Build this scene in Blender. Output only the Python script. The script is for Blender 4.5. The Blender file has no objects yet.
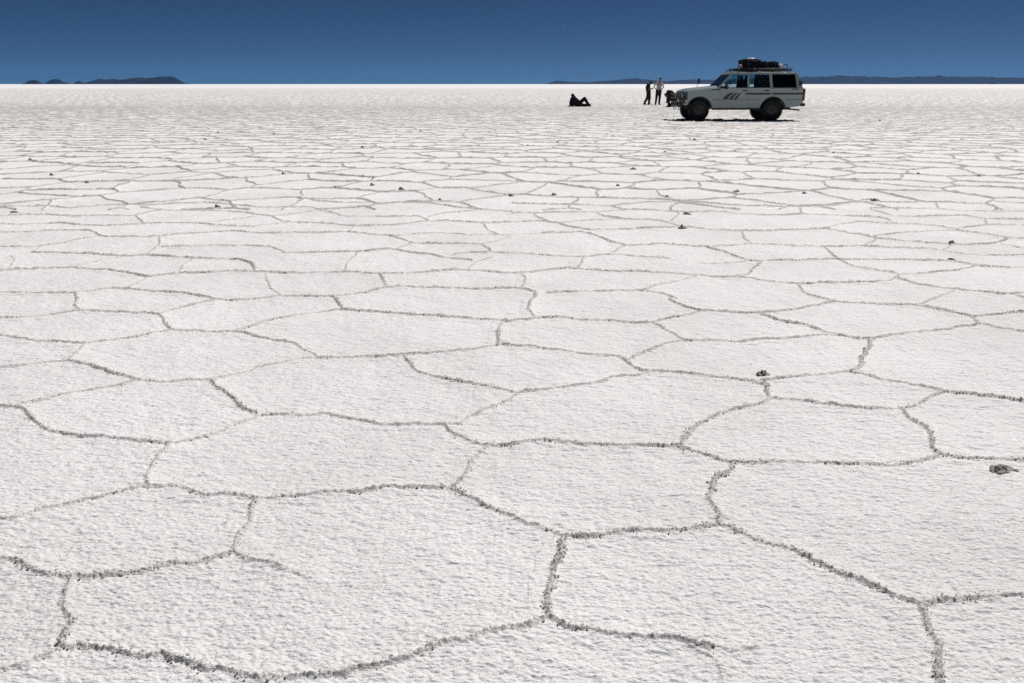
import bpy, bmesh, math, random
import numpy as np
from mathutils import Vector, Matrix, Quaternion
# --- settings
RIDGECOL = (.40,.38,.355,1)
SKY_TINT = (.50,.64,.70,1)
FARDIRT = 1.0
CRN = 600
SKY_AIR = .4
FARUP = 1.5
GR3 = .0026
CLOD = (.27,.255,.24)
CLODH = .68
SKY_DUST = 3.0
SKY_OZONE = 5.0
SKY_STRENGTH = 0.05
SUN_STRENGTH = 5.0
EXPOSURE = -0.12
ROWK = .00105
COLK = .0012
RIDGE_W = .0068
RIDGE_H = .0115
GR1 = .0036
GR2 = .0036
SALT_LO = (.715,.710,.709)
SALT_HI = (.842,.840,.840)
DIRT = 1.05
BUMP = 1.2
CRUMB = (.70,.67,.64)
CARPAINT = (.225,.275,.285)
HAZE = 1.9e-5
HAZE_COL = (.06,.32,.85,1)

random.seed(7)
rng = np.random.default_rng(11)
SC = bpy.context.scene
COL = SC.collection
R = math.radians

# ------------------------------------------------------------------ helpers
def link(o, parent=None):
    COL.objects.link(o)
    if parent is not None:
        o.parent = parent
    return o

def tag(o, label=None, cat=None, group=None, kind=None):
    if label: o['label'] = label
    if cat: o['category'] = cat
    if group: o['group'] = group
    if kind: o['kind'] = kind
    return o

def thing(name, label, cat, loc=(0, 0, 0), rz=0.0, group=None):
    o = bpy.data.objects.new(name, None)
    o.empty_display_size = .3
    link(o)
    o.location = loc
    o.rotation_euler = (0, 0, rz)
    return tag(o, label, cat, group)

def node_mat(name):
    m = bpy.data.materials.new(name)
    m.use_nodes = True
    nt = m.node_tree
    return m, nt, nt.nodes['Principled BSDF']

def mat(name, col, rough=.5, metal=0.0, var=.12, scale=14.0, bump=0.0, spec=.5, coat=0.0):
    """plain procedural material: the colour varies a little with noise, so nothing is flat"""
    m, nt, b = node_mat(name)
    N, L = nt.nodes, nt.links
    tc = N.new('ShaderNodeTexCoord')
    nz = N.new('ShaderNodeTexNoise'); nz.inputs['Scale'].default_value = scale; nz.inputs['Detail'].default_value = 5
    L.new(tc.outputs['Object'], nz.inputs['Vector'])
    mx = N.new('ShaderNodeMix'); mx.data_type = 'RGBA'
    mx.inputs[6].default_value = (*[max(0, c * (1 - var)) for c in col], 1)
    mx.inputs[7].default_value = (*[min(1, c * (1 + var)) for c in col], 1)
    L.new(nz.outputs['Fac'], mx.inputs[0])
    L.new(mx.outputs[2], b.inputs['Base Color'])
    b.inputs['Roughness'].default_value = rough
    b.inputs['Metallic'].default_value = metal
    b.inputs['Specular IOR Level'].default_value = spec
    b.inputs['Coat Weight'].default_value = coat
    if bump:
        bp = N.new('ShaderNodeBump'); bp.inputs['Strength'].default_value = bump; bp.inputs['Distance'].default_value = .01
        L.new(nz.outputs['Fac'], bp.inputs['Height']); L.new(bp.outputs[0], b.inputs['Normal'])
    return m

def glass_mat(name, tint, rough=.03):
    """thin window glass: clear or tinted transmission under a Fresnel reflection"""
    m = bpy.data.materials.new(name); m.use_nodes = True
    nt = m.node_tree; N, L = nt.nodes, nt.links
    N.remove(N['Principled BSDF'])
    tr = N.new('ShaderNodeBsdfTransparent'); tr.inputs[0].default_value = (*tint, 1)
    gl = N.new('ShaderNodeBsdfGlossy'); gl.inputs['Roughness'].default_value = rough
    gl.inputs['Color'].default_value = (.9, .93, .95, 1)
    fr = N.new('ShaderNodeFresnel'); fr.inputs['IOR'].default_value = 1.45
    mx = N.new('ShaderNodeMixShader')
    L.new(fr.outputs[0], mx.inputs[0]); L.new(tr.outputs[0], mx.inputs[1]); L.new(gl.outputs[0], mx.inputs[2])
    L.new(mx.outputs[0], N['Material Output'].inputs['Surface'])
    return m

class MB:
    def __init__(s): s.bm = bmesh.new()
    def box(s, x0, x1, y0, y1, z0, z1, rot=None, bev=0.0):
        g = bmesh.ops.create_cube(s.bm, size=1)
        vs = g['verts']
        c = Vector(((x0+x1)/2, (y0+y1)/2, (z0+z1)/2))
        for v in vs:
            p = Vector((v.co.x*(x1-x0), v.co.y*(y1-y0), v.co.z*(z1-z0)))
            if rot is not None: p = rot @ p
            v.co = c + p
        if bev:
            es = list({e for v in vs for e in v.link_edges})
            bmesh.ops.bevel(s.bm, geom=es, offset=bev, segments=3, affect='EDGES', profile=.5)
        return s
    def cyl(s, p0, p1, r0, r1=None, n=20, cap=True):
        r1 = r0 if r1 is None else r1
        p0, p1 = Vector(p0), Vector(p1); d = p1 - p0
        q = Vector((0, 0, 1)).rotation_difference(d.normalized())
        M = Matrix.Translation((p0+p1)/2) @ q.to_matrix().to_4x4()
        bmesh.ops.create_cone(s.bm, cap_ends=cap, segments=n, radius1=r0, radius2=r1, depth=d.length, matrix=M)
        return s
    def tube(s, pts, r, n=8):
        pts = [Vector(p) for p in pts]
        rings = []
        up = Vector((0.03, 0.05, 1))
        for i, p in enumerate(pts):
            a = pts[max(0, i-1)]; b = pts[min(len(pts)-1, i+1)]
            t = (b-a).normalized()
            u = t.cross(up)
            if u.length < .05: u = t.cross(Vector((1, 0, 0)))
            u.normalize(); w = t.cross(u)
            rings.append([s.bm.verts.new(p + r*(math.cos(k*2*math.pi/n)*u + math.sin(k*2*math.pi/n)*w)) for k in range(n)])
        for a, b in zip(rings, rings[1:]):
            for k in range(n):
                s.bm.faces.new((a[k], a[(k+1) % n], b[(k+1) % n], b[k]))
        s.bm.faces.new(rings[0][::-1]); s.bm.faces.new(rings[-1])
        return s
    def ring(s, c, axis, R_, r, n=28, m=8, arc=(0, 2*math.pi)):
        q = Vector((0, 0, 1)).rotation_difference(Vector(axis).normalized())
        full = abs(arc[1]-arc[0]-2*math.pi) < 1e-4
        k = n if full else n+1
        rings = []
        for i in range(k):
            a = arc[0] + (arc[1]-arc[0])*i/n
            row = []
            for j in range(m):
                b = 2*math.pi*j/m
                p = Vector(((R_+r*math.cos(b))*math.cos(a), (R_+r*math.cos(b))*math.sin(a), r*math.sin(b)))
                row.append(s.bm.verts.new(Vector(c) + q @ p))
            rings.append(row)
        for i in range(n):
            a, b = rings[i], rings[(i+1) % k]
            for j in range(m):
                s.bm.faces.new((a[j], a[(j+1) % m], b[(j+1) % m], b[j]))
        return s
    def lathe(s, prof, c, n=40):
        """profile of (radius, y) revolved about the Y axis through c"""
        rings = []
        for r, y in prof:
            rings.append([s.bm.verts.new(Vector(c) + Vector((r*math.cos(2*math.pi*k/n), y, r*math.sin(2*math.pi*k/n)))) for k in range(n)])
        for a, b in zip(rings, rings[1:]):
            for k in range(n):
                s.bm.faces.new((a[k], a[(k+1) % n], b[(k+1) % n], b[k]))
        return s
    def prism(s, pts, f0, f1):
        """polygon pts (u, v); f0 and f1 map a point to the two faces"""
        a = [s.bm.verts.new(f0(*p)) for p in pts]
        b = [s.bm.verts.new(f1(*p)) for p in pts]
        n = len(pts)
        fa = s.bm.faces.new(a); fb = s.bm.faces.new(b[::-1])
        for i in range(n):
            s.bm.faces.new((a[i], b[i], b[(i+1) % n], a[(i+1) % n]))
        return s
    def blob(s, c, size, sub=3, lump=.12, freq=3.0, flat=True, seed=0, power=.6):
        g = bmesh.ops.create_icosphere(s.bm, subdivisions=sub, radius=1)
        from mathutils import noise
        for v in g['verts']:
            d = v.co.copy()
            p = Vector([math.copysign(abs(q)**power, q) for q in d])
            k = 1 + lump*noise.noise(d*freq + Vector((seed*3.1, seed*1.7, seed)))
            p = Vector((p.x*size[0]*k, p.y*size[1]*k, p.z*size[2]*k))
            if flat and p.z < 0: p.z *= .25
            v.co = Vector(c) + p
        return s
    def build(s, name, m, parent=None, smooth=False, bevel=0.0, label=None):
        bmesh.ops.recalc_face_normals(s.bm, faces=s.bm.faces)
        me = bpy.data.meshes.new(name); s.bm.to_mesh(me); s.bm.free()
        me.materials.append(m)
        if smooth:
            me.polygons.foreach_set('use_smooth', [True]*len(me.polygons))
        o = link(bpy.data.objects.new(name, me), parent)
        if bevel:
            b = o.modifiers.new('edge', 'BEVEL'); b.width = bevel; b.segments = 3; b.limit_method = 'ANGLE'; b.angle_limit = R(35)
            b.harden_normals = False
        if smooth and bevel:
            pass
        if label: o['label'] = label
        return o

# ------------------------------------------------------------------ camera
EYE = 1.35
cam = bpy.data.objects.new('camera', bpy.data.cameras.new('camera'))
link(cam)
cam.location = (0, 0, EYE)
cam.rotation_euler = (R(90) - math.atan((341.5-84)/800), 0, 0)
cam.data.sensor_width = 36; cam.data.lens = 28.125
cam.data.clip_start = .05; cam.data.clip_end = 60000
SC.camera = cam

# ------------------------------------------------------------------ light
SUN_EL, SUN_AZ = R(60), R(40)          # azimuth clockwise from +Y: ahead and to the right
w = bpy.data.worlds.new('World'); SC.world = w; w.use_nodes = True
nt = w.node_tree; bg = nt.nodes['Background']
sky = nt.nodes.new('ShaderNodeTexSky'); sky.sky_type = 'NISHITA'
sky.sun_disc = False; sky.sun_elevation = SUN_EL; sky.sun_rotation = SUN_AZ
sky.altitude = 3700; sky.air_density = SKY_AIR; sky.dust_density = SKY_DUST; sky.ozone_density = SKY_OZONE
tint = nt.nodes.new('ShaderNodeMix'); tint.data_type = 'RGBA'; tint.blend_type = 'MULTIPLY'; tint.inputs[0].default_value = 1
tint.inputs[7].default_value = SKY_TINT            # deep highland sky
nt.links.new(sky.outputs[0], tint.inputs[6]); nt.links.new(tint.outputs[2], bg.inputs[0]); bg.inputs[1].default_value = SKY_STRENGTH
sd = bpy.data.lights.new('sun', 'SUN'); sd.energy = SUN_STRENGTH; sd.angle = R(.5); sd.color = (1, .97, .935)
sun = link(bpy.data.objects.new('sun', sd))
d = Vector((math.sin(SUN_AZ)*math.cos(SUN_EL), math.cos(SUN_AZ)*math.cos(SUN_EL), math.sin(SUN_EL)))
sun.rotation_euler = d.to_track_quat('Z', 'Y').to_euler()
sun.location = (20, 20, 40)
vs = SC.view_settings
vs.view_transform = 'Standard'; vs.look = 'None'; vs.gamma = 1; vs.use_curve_mapping = False; vs.exposure = EXPOSURE
SC.cycles.use_denoising = False
SC.cycles.max_bounces = 8; SC.cycles.volume_bounces = 1; SC.cycles.transparent_max_bounces = 12
SC.cycles.sample_clamp_indirect = 4
SC.cycles.caustics_reflective = False; SC.cycles.caustics_refractive = False

# ------------------------------------------------------------------ the salt flat
CRACKS = [
(1, [-1.63,2.09,-1.52,2.06,-1.49,2.07,-1.44,2.04,-1.38,2.01,-1.33,1.99,-1.26,1.98,-1.21,1.98,-1.15,1.99,-1.06,2,-1.04,2.03,-0.96,2.04,-0.89,2.07,-0.84,2.11]),
(1.1, [-1.26,1.98,-1.24,1.92,-1.22,1.86,-1.19,1.8,-1.15,1.77,-1.15,1.72,-1.13,1.68]),
(0.9, [-1.29,1.57,-1.23,1.59,-1.2,1.6,-1.17,1.62,-1.15,1.65,-1.13,1.68]),
(1.1, [-1.1,1.69,-1.03,1.67,-0.96,1.66,-0.92,1.65,-0.88,1.66,-0.82,1.63,-0.76,1.61,-0.69,1.59,-0.61,1.57,-0.58,1.58,-0.53,1.57,-0.49,1.57,-0.43,1.57,-0.38,1.6,-0.32,1.61,-0.28,1.63,-0.21,1.66,-0.17,1.68,-0.1,1.7,-0.07,1.73,0,1.76,0.03,1.76,0.1,1.8]),
(0.5, [-1.13,1.68,-1.1,1.69]),
(0.6, [-0.84,2.11,-0.76,2.06,-0.71,2.05,-0.67,2.02]),
(0.3, [-0.67,2.02,-0.57,1.97]),
(0.8, [-0.84,2.11,-0.85,2.15,-0.86,2.22,-0.85,2.28,-0.87,2.4,-0.87,2.44]),
(1.2, [0.1,1.8,0.09,1.87,0.11,1.94,0.12,2.02,0.14,2.07,0.15,2.15,0.17,2.2]),
(1.1, [0.1,1.8,0.15,1.76,0.2,1.75,0.26,1.73,0.32,1.71,0.37,1.71,0.42,1.71,0.45,1.69,0.5,1.68]),
(0.4, [0.5,1.68,0.56,1.67,0.62,1.68]),
(0.3, [0.45,1.68,0.52,1.62,0.49,1.57,0.52,1.49]),
(1, [0.17,2.2,0.22,2.19,0.27,2.2,0.33,2.22,0.41,2.23,0.48,2.23,0.56,2.24,0.62,2.26,0.67,2.27]),
(1.1, [0.67,2.27,0.71,2.25,0.75,2.19,0.79,2.16,0.85,2.12,0.9,2.07,0.93,2.02,0.97,1.97,1.02,1.93,1.05,1.89,1.11,1.85]),
(1.1, [1.11,1.85,1.18,1.87,1.26,1.88,1.31,1.88,1.36,1.9,1.41,1.88,1.54,1.9]),
(1, [1.11,1.85,1.1,1.8,1.07,1.74,1.08,1.69,1.06,1.64,1.02,1.58,1.01,1.55,0.97,1.46]),
(0.9, [-2.37,3.28,-2.25,3.25,-2.19,3.26,-2.12,3.22,-2.04,3.13,-1.96,3.05,-1.89,2.99,-1.77,2.97,-1.71,2.94,-1.6,2.94,-1.5,2.9,-1.39,2.88,-1.33,2.87]),
(0.8, [-1.33,2.87,-1.28,2.9,-1.21,2.95,-1.15,3.05,-1.1,3.1,-1.08,3.13]),
(0.8, [-1.33,2.87,-1.34,2.8,-1.33,2.69,-1.33,2.63,-1.28,2.53]),
(0.8, [-1.72,2.27,-1.64,2.29,-1.59,2.31,-1.58,2.35,-1.5,2.38,-1.46,2.41,-1.41,2.45,-1.36,2.48,-1.27,2.52]),
(1, [-1.27,2.52,-1.18,2.52,-1.1,2.48,-1.03,2.46,-0.94,2.46,-0.88,2.44,-0.85,2.43,-0.79,2.44,-0.73,2.46,-0.67,2.47,-0.6,2.48,-0.54,2.49,-0.49,2.49,-0.43,2.52,-0.37,2.51,-0.28,2.52,-0.21,2.52]),
(0.9, [-1.09,3.15,-1.07,3.17,-0.99,3.16,-0.87,3.16,-0.8,3.17,-0.68,3.13,-0.62,3.09,-0.54,3.06,-0.47,3.05,-0.38,3.06,-0.28,3.05,-0.22,3.05]),
(0.7, [-0.22,3.05,-0.17,3.15,-0.11,3.21,-0.06,3.27,0,3.34]),
(0.8, [0,3.34,0.03,3.42,0.12,3.44,0.23,3.48,0.35,3.51,0.45,3.58,0.52,3.64,0.61,3.64,0.66,3.7,0.7,3.71]),
(1, [-0.28,3.05,-0.24,2.96,-0.17,2.91,-0.13,2.87,-0.09,2.86,0,2.86,0.06,2.89,0.18,2.91,0.23,2.89,0.33,2.87,0.41,2.86,0.49,2.85,0.56,2.86,0.65,2.85]),
(0.9, [-0.1,2.84,-0.14,2.76,-0.16,2.68,-0.15,2.63,-0.21,2.52]),
(1.1, [-0.21,2.52,-0.15,2.46,-0.1,2.4,-0.05,2.36,0,2.31,0.06,2.27,0.1,2.24,0.17,2.2]),
(1, [0.65,2.85,0.69,2.81,0.75,2.77,0.82,2.71]),
(0.9, [0.66,2.86,0.73,2.99,0.78,3.06,0.86,3.17,0.92,3.19,1,3.24,1.11,3.29]),
(0.9, [1.11,3.29,1.15,3.34,1.17,3.4,1.2,3.54]),
(1, [0.82,2.71,0.9,2.71,0.96,2.71,1.05,2.7,1.14,2.7,1.27,2.7,1.33,2.7,1.42,2.69,1.51,2.71,1.57,2.73,1.63,2.77]),
(1.1, [0.83,2.71,0.79,2.63,0.74,2.58,0.68,2.47,0.66,2.41,0.67,2.4,0.69,2.35,0.67,2.27]),
(1, [1.63,2.77,1.68,2.76,1.73,2.75,1.78,2.74,1.86,2.73,1.93,2.73,2.08,2.71]),
(1, [1.63,2.77,1.64,2.84,1.68,2.94,1.7,3.04,1.68,3.11,1.69,3.22]),
(0.9, [1.18,3.35,1.29,3.32,1.39,3.28,1.49,3.24,1.58,3.22,1.65,3.21,1.69,3.23]),
(0.8, [1.69,3.23,1.8,3.28,1.87,3.35,1.99,3.43]),
(0.8, [1.42,4.22,1.56,4.24,1.73,4.29,1.85,4.3]),
(1, [1.52,4.74,1.56,4.68,1.61,4.57,1.73,4.51,1.78,4.39,1.85,4.3,1.91,4.24,1.99,4.23]),
(0.9, [1.99,4.23,2.14,4.28,2.31,4.35,2.52,4.42,2.75,4.52]),
(0.9, [2.8,4.68,2.75,4.52,2.79,4.52,2.82,4.43,2.88,4.4,2.92,4.36,3.04,4.27]),
(0.9, [2.1,5.02,2.25,4.99,2.39,4.95,2.59,4.93,2.69,4.81,2.8,4.69]),
(0.9, [2.8,4.69,2.92,4.71,3.03,4.75,3.19,4.81,3.43,4.87]),
(0.9, [1.59,4.78,1.76,4.84,1.96,4.95,2.1,5.02]),
(1, [1.99,4.23,1.93,4.09,1.81,3.92,1.77,3.81,1.66,3.7]),
(0.9, [1.19,3.58,1.32,3.61,1.43,3.65,1.54,3.67,1.66,3.7]),
(1.1, [1.66,3.7,1.73,3.64,1.77,3.58,1.89,3.52,1.94,3.46,1.99,3.42,2.08,3.4,2.18,3.37,2.29,3.32,2.4,3.28]),
(1, [-0.05,4.14,0,4.11,0.08,4.1,0.19,4.05,0.3,4,0.43,3.94,0.57,3.92,0.6,3.79,0.64,3.71,0.7,3.71,0.81,3.68,0.95,3.64,1.06,3.6,1.14,3.56,1.19,3.52]),
(0.8, [0.6,3.88,0.66,3.98,0.78,4.07,0.85,4.15,0.95,4.2]),
(0.9, [0.95,4.2,1.06,4.2,1.24,4.18,1.42,4.22]),
(0.9, [0.95,4.2,0.91,4.34,0.83,4.53]),
(0.9, [0,4.58,0.09,4.63,0.2,4.67,0.32,4.66,0.45,4.61,0.6,4.59,0.7,4.55,0.83,4.53]),
(0.8, [0.83,4.53,0.93,4.63,1.07,4.72,1.19,4.81]),
(0.9, [1.19,4.81,1.32,4.79,1.47,4.75,1.59,4.78]),
(0.9, [1.04,5.02,1.1,4.91,1.19,4.81]),
(1, [0.14,4.67,0.1,4.84,0.12,5.05,0.16,5.12,0.16,5.28]),
(0.9, [-1.43,4.27,-1.32,4.23,-1.19,4.15,-1.11,4.05,-1,3.92]),
(0.7, [-1.28,3.76,-1.19,3.8,-1.11,3.88,-1,3.92]),
(0.9, [-1,3.92,-0.89,3.92,-0.76,3.92,-0.64,3.94,-0.55,3.96,-0.48,3.98,-0.36,4.01,-0.22,4.05,-0.07,4.13]),
(0.9, [-0.57,3.96,-0.51,3.83,-0.47,3.71,-0.37,3.63,-0.27,3.58,-0.17,3.54,-0.09,3.49,0,3.43,0.03,3.41]),
(1, [-0.07,4.13,-0.08,4.31,-0.06,4.54]),
(0.8, [-1.51,4.51,-1.42,4.62,-1.29,4.72,-1.07,4.84]),
(1, [-1.07,4.84,-0.89,4.79,-0.72,4.77,-0.53,4.7,-0.31,4.66,-0.19,4.61,0,4.57]),
(0.9, [-3.18,4.59,-3.09,4.63,-2.96,4.67,-2.8,4.74,-2.7,4.81,-2.57,4.8,-2.37,4.77,-2.18,4.74,-2.1,4.64,-2.04,4.51,-1.95,4.4]),
(1, [-1.95,4.4,-1.82,4.39,-1.7,4.37,-1.6,4.37,-1.52,4.34,-1.43,4.27]),
(0.7, [-1.6,4.37,-1.55,4.43,-1.5,4.5]),
(1, [-3.05,4.34,-2.88,4.29,-2.7,4.23,-2.56,4.18,-2.44,4.15,-2.33,4.13]),
(0.8, [-2.33,4.13,-2.24,4.18,-2.15,4.24,-2.07,4.3,-2,4.37,-1.95,4.4]),
(0.7, [-2.31,4.13,-2.28,3.98,-2.27,3.87]),
(0.7, [-2.67,3.74,-2.54,3.77,-2.45,3.8,-2.37,3.84,-2.27,3.87]),
(1, [-2.27,3.87,-2.14,3.81,-2.02,3.73,-1.91,3.66,-1.78,3.59,-1.68,3.56,-1.58,3.56,-1.5,3.58,-1.44,3.59]),
(1.1, [-1.44,3.59,-1.38,3.49,-1.32,3.43,-1.23,3.32,-1.17,3.24,-1.1,3.19]),
(0.6, [-1.44,3.59,-1.36,3.67,-1.3,3.69,-1.27,3.75]),
(0.8, [-1.77,3.58,-1.84,3.51,-1.94,3.46,-2.03,3.4,-2.09,3.33,-2.16,3.29,-2.18,3.25]),
(0.8, [-2.16,4.75,-2.13,4.84,-2.06,4.93,-1.96,5.02,-1.91,5.06]),
(0.8, [-3.64,5.32,-3.48,5.28,-3.31,5.27,-3.13,5.27,-2.96,5.27]),
(0.9, [-2.96,5.27,-2.85,5.08,-2.77,4.9,-2.69,4.82]),
(0.8, [-2.96,5.27,-2.87,5.35,-2.77,5.39]),
(1, [-2.77,5.39,-2.59,5.37,-2.39,5.3,-2.21,5.25,-2.08,5.18,-1.91,5.06]),
(0.8, [-1.91,5.06,-1.8,5.06,-1.69,5.1,-1.54,5.17,-1.37,5.17,-1.19,5.15]),
(1, [-4.04,5.95,-3.89,5.95,-3.67,5.97,-3.55,6.02,-3.39,6.04,-3.16,5.97,-2.95,5.89,-2.66,5.74]),
(1, [-2.66,5.74,-2.55,5.82,-2.34,5.86,-2.17,5.91,-1.93,5.89,-1.68,5.86,-1.45,5.87,-1.25,5.87,-1.03,5.83,-0.87,5.85,-0.63,5.89,-0.46,5.95,-0.33,5.95,-0.2,5.91,0,5.82,0.19,5.87,0.44,6.02]),
(0.6, [-2.66,5.74,-2.66,5.57,-2.68,5.39]),
(1, [-4.04,6.64,-3.73,6.59,-3.48,6.54,-3.19,6.49,-2.94,6.49,-2.75,6.42,-2.52,6.36,-2.2,6.37,-2.06,6.22,-1.93,5.89]),
(0.4, [-3.41,6.08,-3.35,6.2,-3.31,6.31,-3.18,6.43]),
(0.8, [-4.62,6.86,-4.41,6.88,-4.17,6.88,-4.06,6.95]),
(0.7, [-4.06,6.95,-3.94,7.11,-3.92,7.23,-3.83,7.43]),
(0.5, [-4.04,6.64,-4.09,6.91]),
(0.9, [-5.04,7.53,-4.87,7.55,-4.6,7.59,-4.35,7.66,-4.06,7.66,-3.81,7.39,-3.54,7.36,-3.25,7.33,-3.06,7.5,-2.84,7.59,-2.67,7.66,-2.42,7.53,-2.19,7.53,-1.96,7.55,-1.72,7.55,-1.57,7.62]),
(0.7, [-3.25,7.33,-3.1,6.97,-3.04,6.59,-2.98,6.49]),
(0.8, [-3.06,6.88,-2.86,6.91,-2.52,6.93,-2.23,6.89,-2.07,6.86,-1.89,6.59]),
(0.8, [-5.33,7.99,-5.15,8.02,-4.92,8.05,-4.6,8.12,-4.33,7.99,-4.05,7.93,-3.79,8.02,-3.63,8.11,-3.22,8.09,-2.95,7.97,-2.54,7.9]),
(0.6, [-3.22,8.09,-3.04,8.25,-2.72,8.49]),
(0.8, [-5.65,8.49,-5.47,8.54,-5.25,8.63,-5,8.66,-4.64,8.54,-4.37,8.58,-4.03,8.58]),
(0.7, [-4.03,8.58,-3.76,8.14]),
(0.6, [-4.05,8.63,-3.98,8.88,-3.91,8.97]),
(0.8, [-6.11,9.22,-5.88,9.22,-5.63,9.28,-5.33,9.26,-5.03,9.12,-4.81,9.31,-4.59,9.42,-4.2,9.38,-3.9,9.52,-3.63,9.58,-3.28,9.42,-2.94,9.22,-2.51,9.22,-2.27,9.18]),
(0.8, [-4.27,9.22,-4.07,9.08,-3.88,8.97,-3.55,8.97,-3.19,8.89,-2.79,8.72,-2.61,8.58,-2.31,8.17,-2.1,8.14,-1.91,8.09,-1.72,8.02,-1.55,7.92]),
(0.6, [-2.49,5.87,-2.56,6.11,-2.56,6.29]),
(0.3, [-3.85,6.02,-4.03,6.39,-4.13,6.49]),
(0.8, [-1.55,7.92,-1.31,7.94,-1.07,8.05,-0.86,8.2]),
(0.6, [-2.6,8.53,-2.42,8.66,-2.2,8.89,-2.16,8.93]),
(0.5, [-2.55,7.94,-2.28,8.14]),
(0.8, [-2.27,9.18,-2.13,8.93,-1.95,8.75,-1.74,8.49,-1.53,8.53,-1.24,8.53,-0.97,8.53,-0.86,8.25]),
(0.8, [-2.46,9.84,-2.37,9.73,-2.1,9.58,-1.71,9.56,-1.26,9.56,-0.93,9.52,-0.7,9.26,-0.46,9.08,-0.18,8.97,0,8.88]),
(0.6, [-0.89,8.49,-0.73,8.8,-0.46,8.93,-0.35,9.03]),
(0.8, [-0.86,8.25,-0.57,8.17,-0.29,8.12,0,8.17,0.26,8.22,0.46,8.09]),
(0.8, [-0.28,8.09,-0.24,7.73,-0.13,7.49]),
(0.7, [-1.57,7.62,-1.56,7.9]),
(0.9, [-1.57,7.62,-1.38,7.49,-1.15,7.42,-0.99,7.21,-0.87,7.03]),
(0.5, [-1.1,7.39,-0.88,7.49,-0.63,7.55,-0.38,7.42,-0.15,7.46,0,7.46,0.28,7.53]),
(0.9, [-0.87,7.03,-0.68,7.03,-0.45,7,-0.27,6.99,-0.18,6.75,-0.18,6.62]),
(0.7, [-0.87,7.03,-0.96,6.86,-0.99,6.75]),
(0.9, [-1.89,6.59,-1.68,6.61,-1.46,6.64,-1.23,6.67,-1.08,6.75,-0.99,6.75,-0.89,6.64,-0.71,6.56,-0.54,6.42,-0.31,6.29]),
(0.8, [-0.48,6.54,-0.34,6.61,-0.15,6.62,0,6.58,0.21,6.54,0.41,6.46,0.59,6.43,0.79,6.51]),
(0.6, [-0.17,6.42,-0.27,6.29,-0.33,6.02,-0.35,5.95]),
(0.5, [-0.27,6.99,-0.1,7.18,-0.01,7.39]),
(0.5, [-1.3,6.62,-1.28,6.46,-1.3,6.2,-1.25,5.89]),
(1, [-0.98,5.82,-0.92,5.61,-0.87,5.46,-0.9,5.34]),
(0.9, [-1.19,5.15,-1.05,5.23,-0.9,5.34,-0.81,5.41,-0.65,5.4,-0.47,5.39,-0.3,5.37,0,5.41,0.1,5.35,0.16,5.28]),
(1, [-1.19,5.15,-1.11,4.99,-1.06,4.84]),
(0.3, [-1.84,5.85,-1.68,5.42,-1.53,5.18]),
(1, [0.44,6.02,0.57,5.97,0.76,5.91,0.94,5.89,1.12,5.86,1.36,5.76,1.52,5.72,1.65,5.74,1.84,5.61,1.86,5.57,2.02,5.51,2.32,5.55,2.54,5.57,2.74,5.61,2.85,5.76]),
(0.7, [0.07,5.83,0.11,5.65,0.07,5.41]),
(0.8, [0.24,5.26,0.42,5.28,0.68,5.32,0.89,5.34,1,5.25,1.09,5.1]),
(1, [1.03,5.08,1.09,4.9,1.19,4.81]),
(0.7, [0.89,5.34,1.06,5.51,1.27,5.65,1.36,5.74]),
(0.8, [0.79,6.51,0.95,6.51,1.12,6.42,1.27,6.37]),
(0.7, [0.59,6.42,0.51,6.02]),
(0.6, [0.79,6.51,0.95,6.86,1,6.91]),
(0.9, [0.28,7.53,0.67,7.59,0.81,7.33,0.9,7.08,1,6.91]),
(1, [1,6.91,1.19,6.95,1.41,6.95,1.69,6.86,1.93,6.93,2.08,7,2.25,6.97,2.34,6.97,2.5,6.91,2.72,6.86]),
(1, [1.69,6.86,1.8,6.59,1.91,6.31,2,6.29]),
(0.5, [1.47,6.2,1.68,6.21,1.9,6.29]),
(0.9, [2,6.29,1.86,6.02,1.75,5.81,1.64,5.74]),
(0.9, [0.46,8.09,0.59,7.84,0.75,7.7,1.02,7.73,1.27,7.76,1.53,7.84,1.68,7.87,1.94,7.73,2.2,7.62,2.47,7.66,2.77,7.7,3.07,7.76]),
(0.7, [0.46,8.09,0.78,8.28,1.09,8.33,1.36,8.33,1.55,8.25,1.67,7.94]),
(0.8, [0,8.75,0.33,8.75,0.63,8.79,0.93,8.8,1.26,8.99,1.59,8.97,1.93,8.84,2.22,8.89,2.46,8.75,2.76,8.61,3.12,8.66,3.44,8.63,3.74,8.53,3.9,8.46,3.91,8.25]),
(0.9, [0.93,8.75,0.99,8.53,1.2,8.36,1.36,8.33]),
(0.6, [1.65,8.25,1.81,8.66,1.84,8.88]),
(0.8, [0,9.52,0.59,9.42,1.16,9.31,1.26,8.99]),
(0.8, [1.16,9.31,1.55,9.58,1.95,9.67,2.26,9.58,2.54,9.38,2.97,9.31]),
(0.7, [2.2,7.59,2.13,7.27,2.13,7.03]),
(0.7, [0.24,8.72,0.27,8.46,0.46,8.09]),
(0.9, [2.02,5.51,1.98,5.25,2.06,5.08,2.1,5.02]),
(0.7, [2.59,4.93,2.72,5.05,3.01,5.3]),
(0.9, [2.8,5.66,2.85,5.47,3.04,5.35,3.16,5.3,3.31,5.23,3.47,5.26,3.7,5.28]),
(0.6, [3.39,5.23,3.38,5.12,3.49,5.08]),
(0.9, [2.72,6.86,3.07,6.91,3.29,6.83,3.55,6.75,3.65,6.69,3.73,6.51,3.97,6.5,4.25,6.54,4.49,6.51]),
(0.9, [2.72,6.86,2.66,6.54,2.63,6.2,2.66,6.02,2.75,5.93,2.86,5.79]),
(0.9, [2.05,6.31,2.27,6.29,2.63,6.36,2.87,6.34,3.11,6.34,3.29,6.29,3.52,6.27,3.61,6.11,3.79,6.06,3.93,6.02,4.16,6]),
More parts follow.
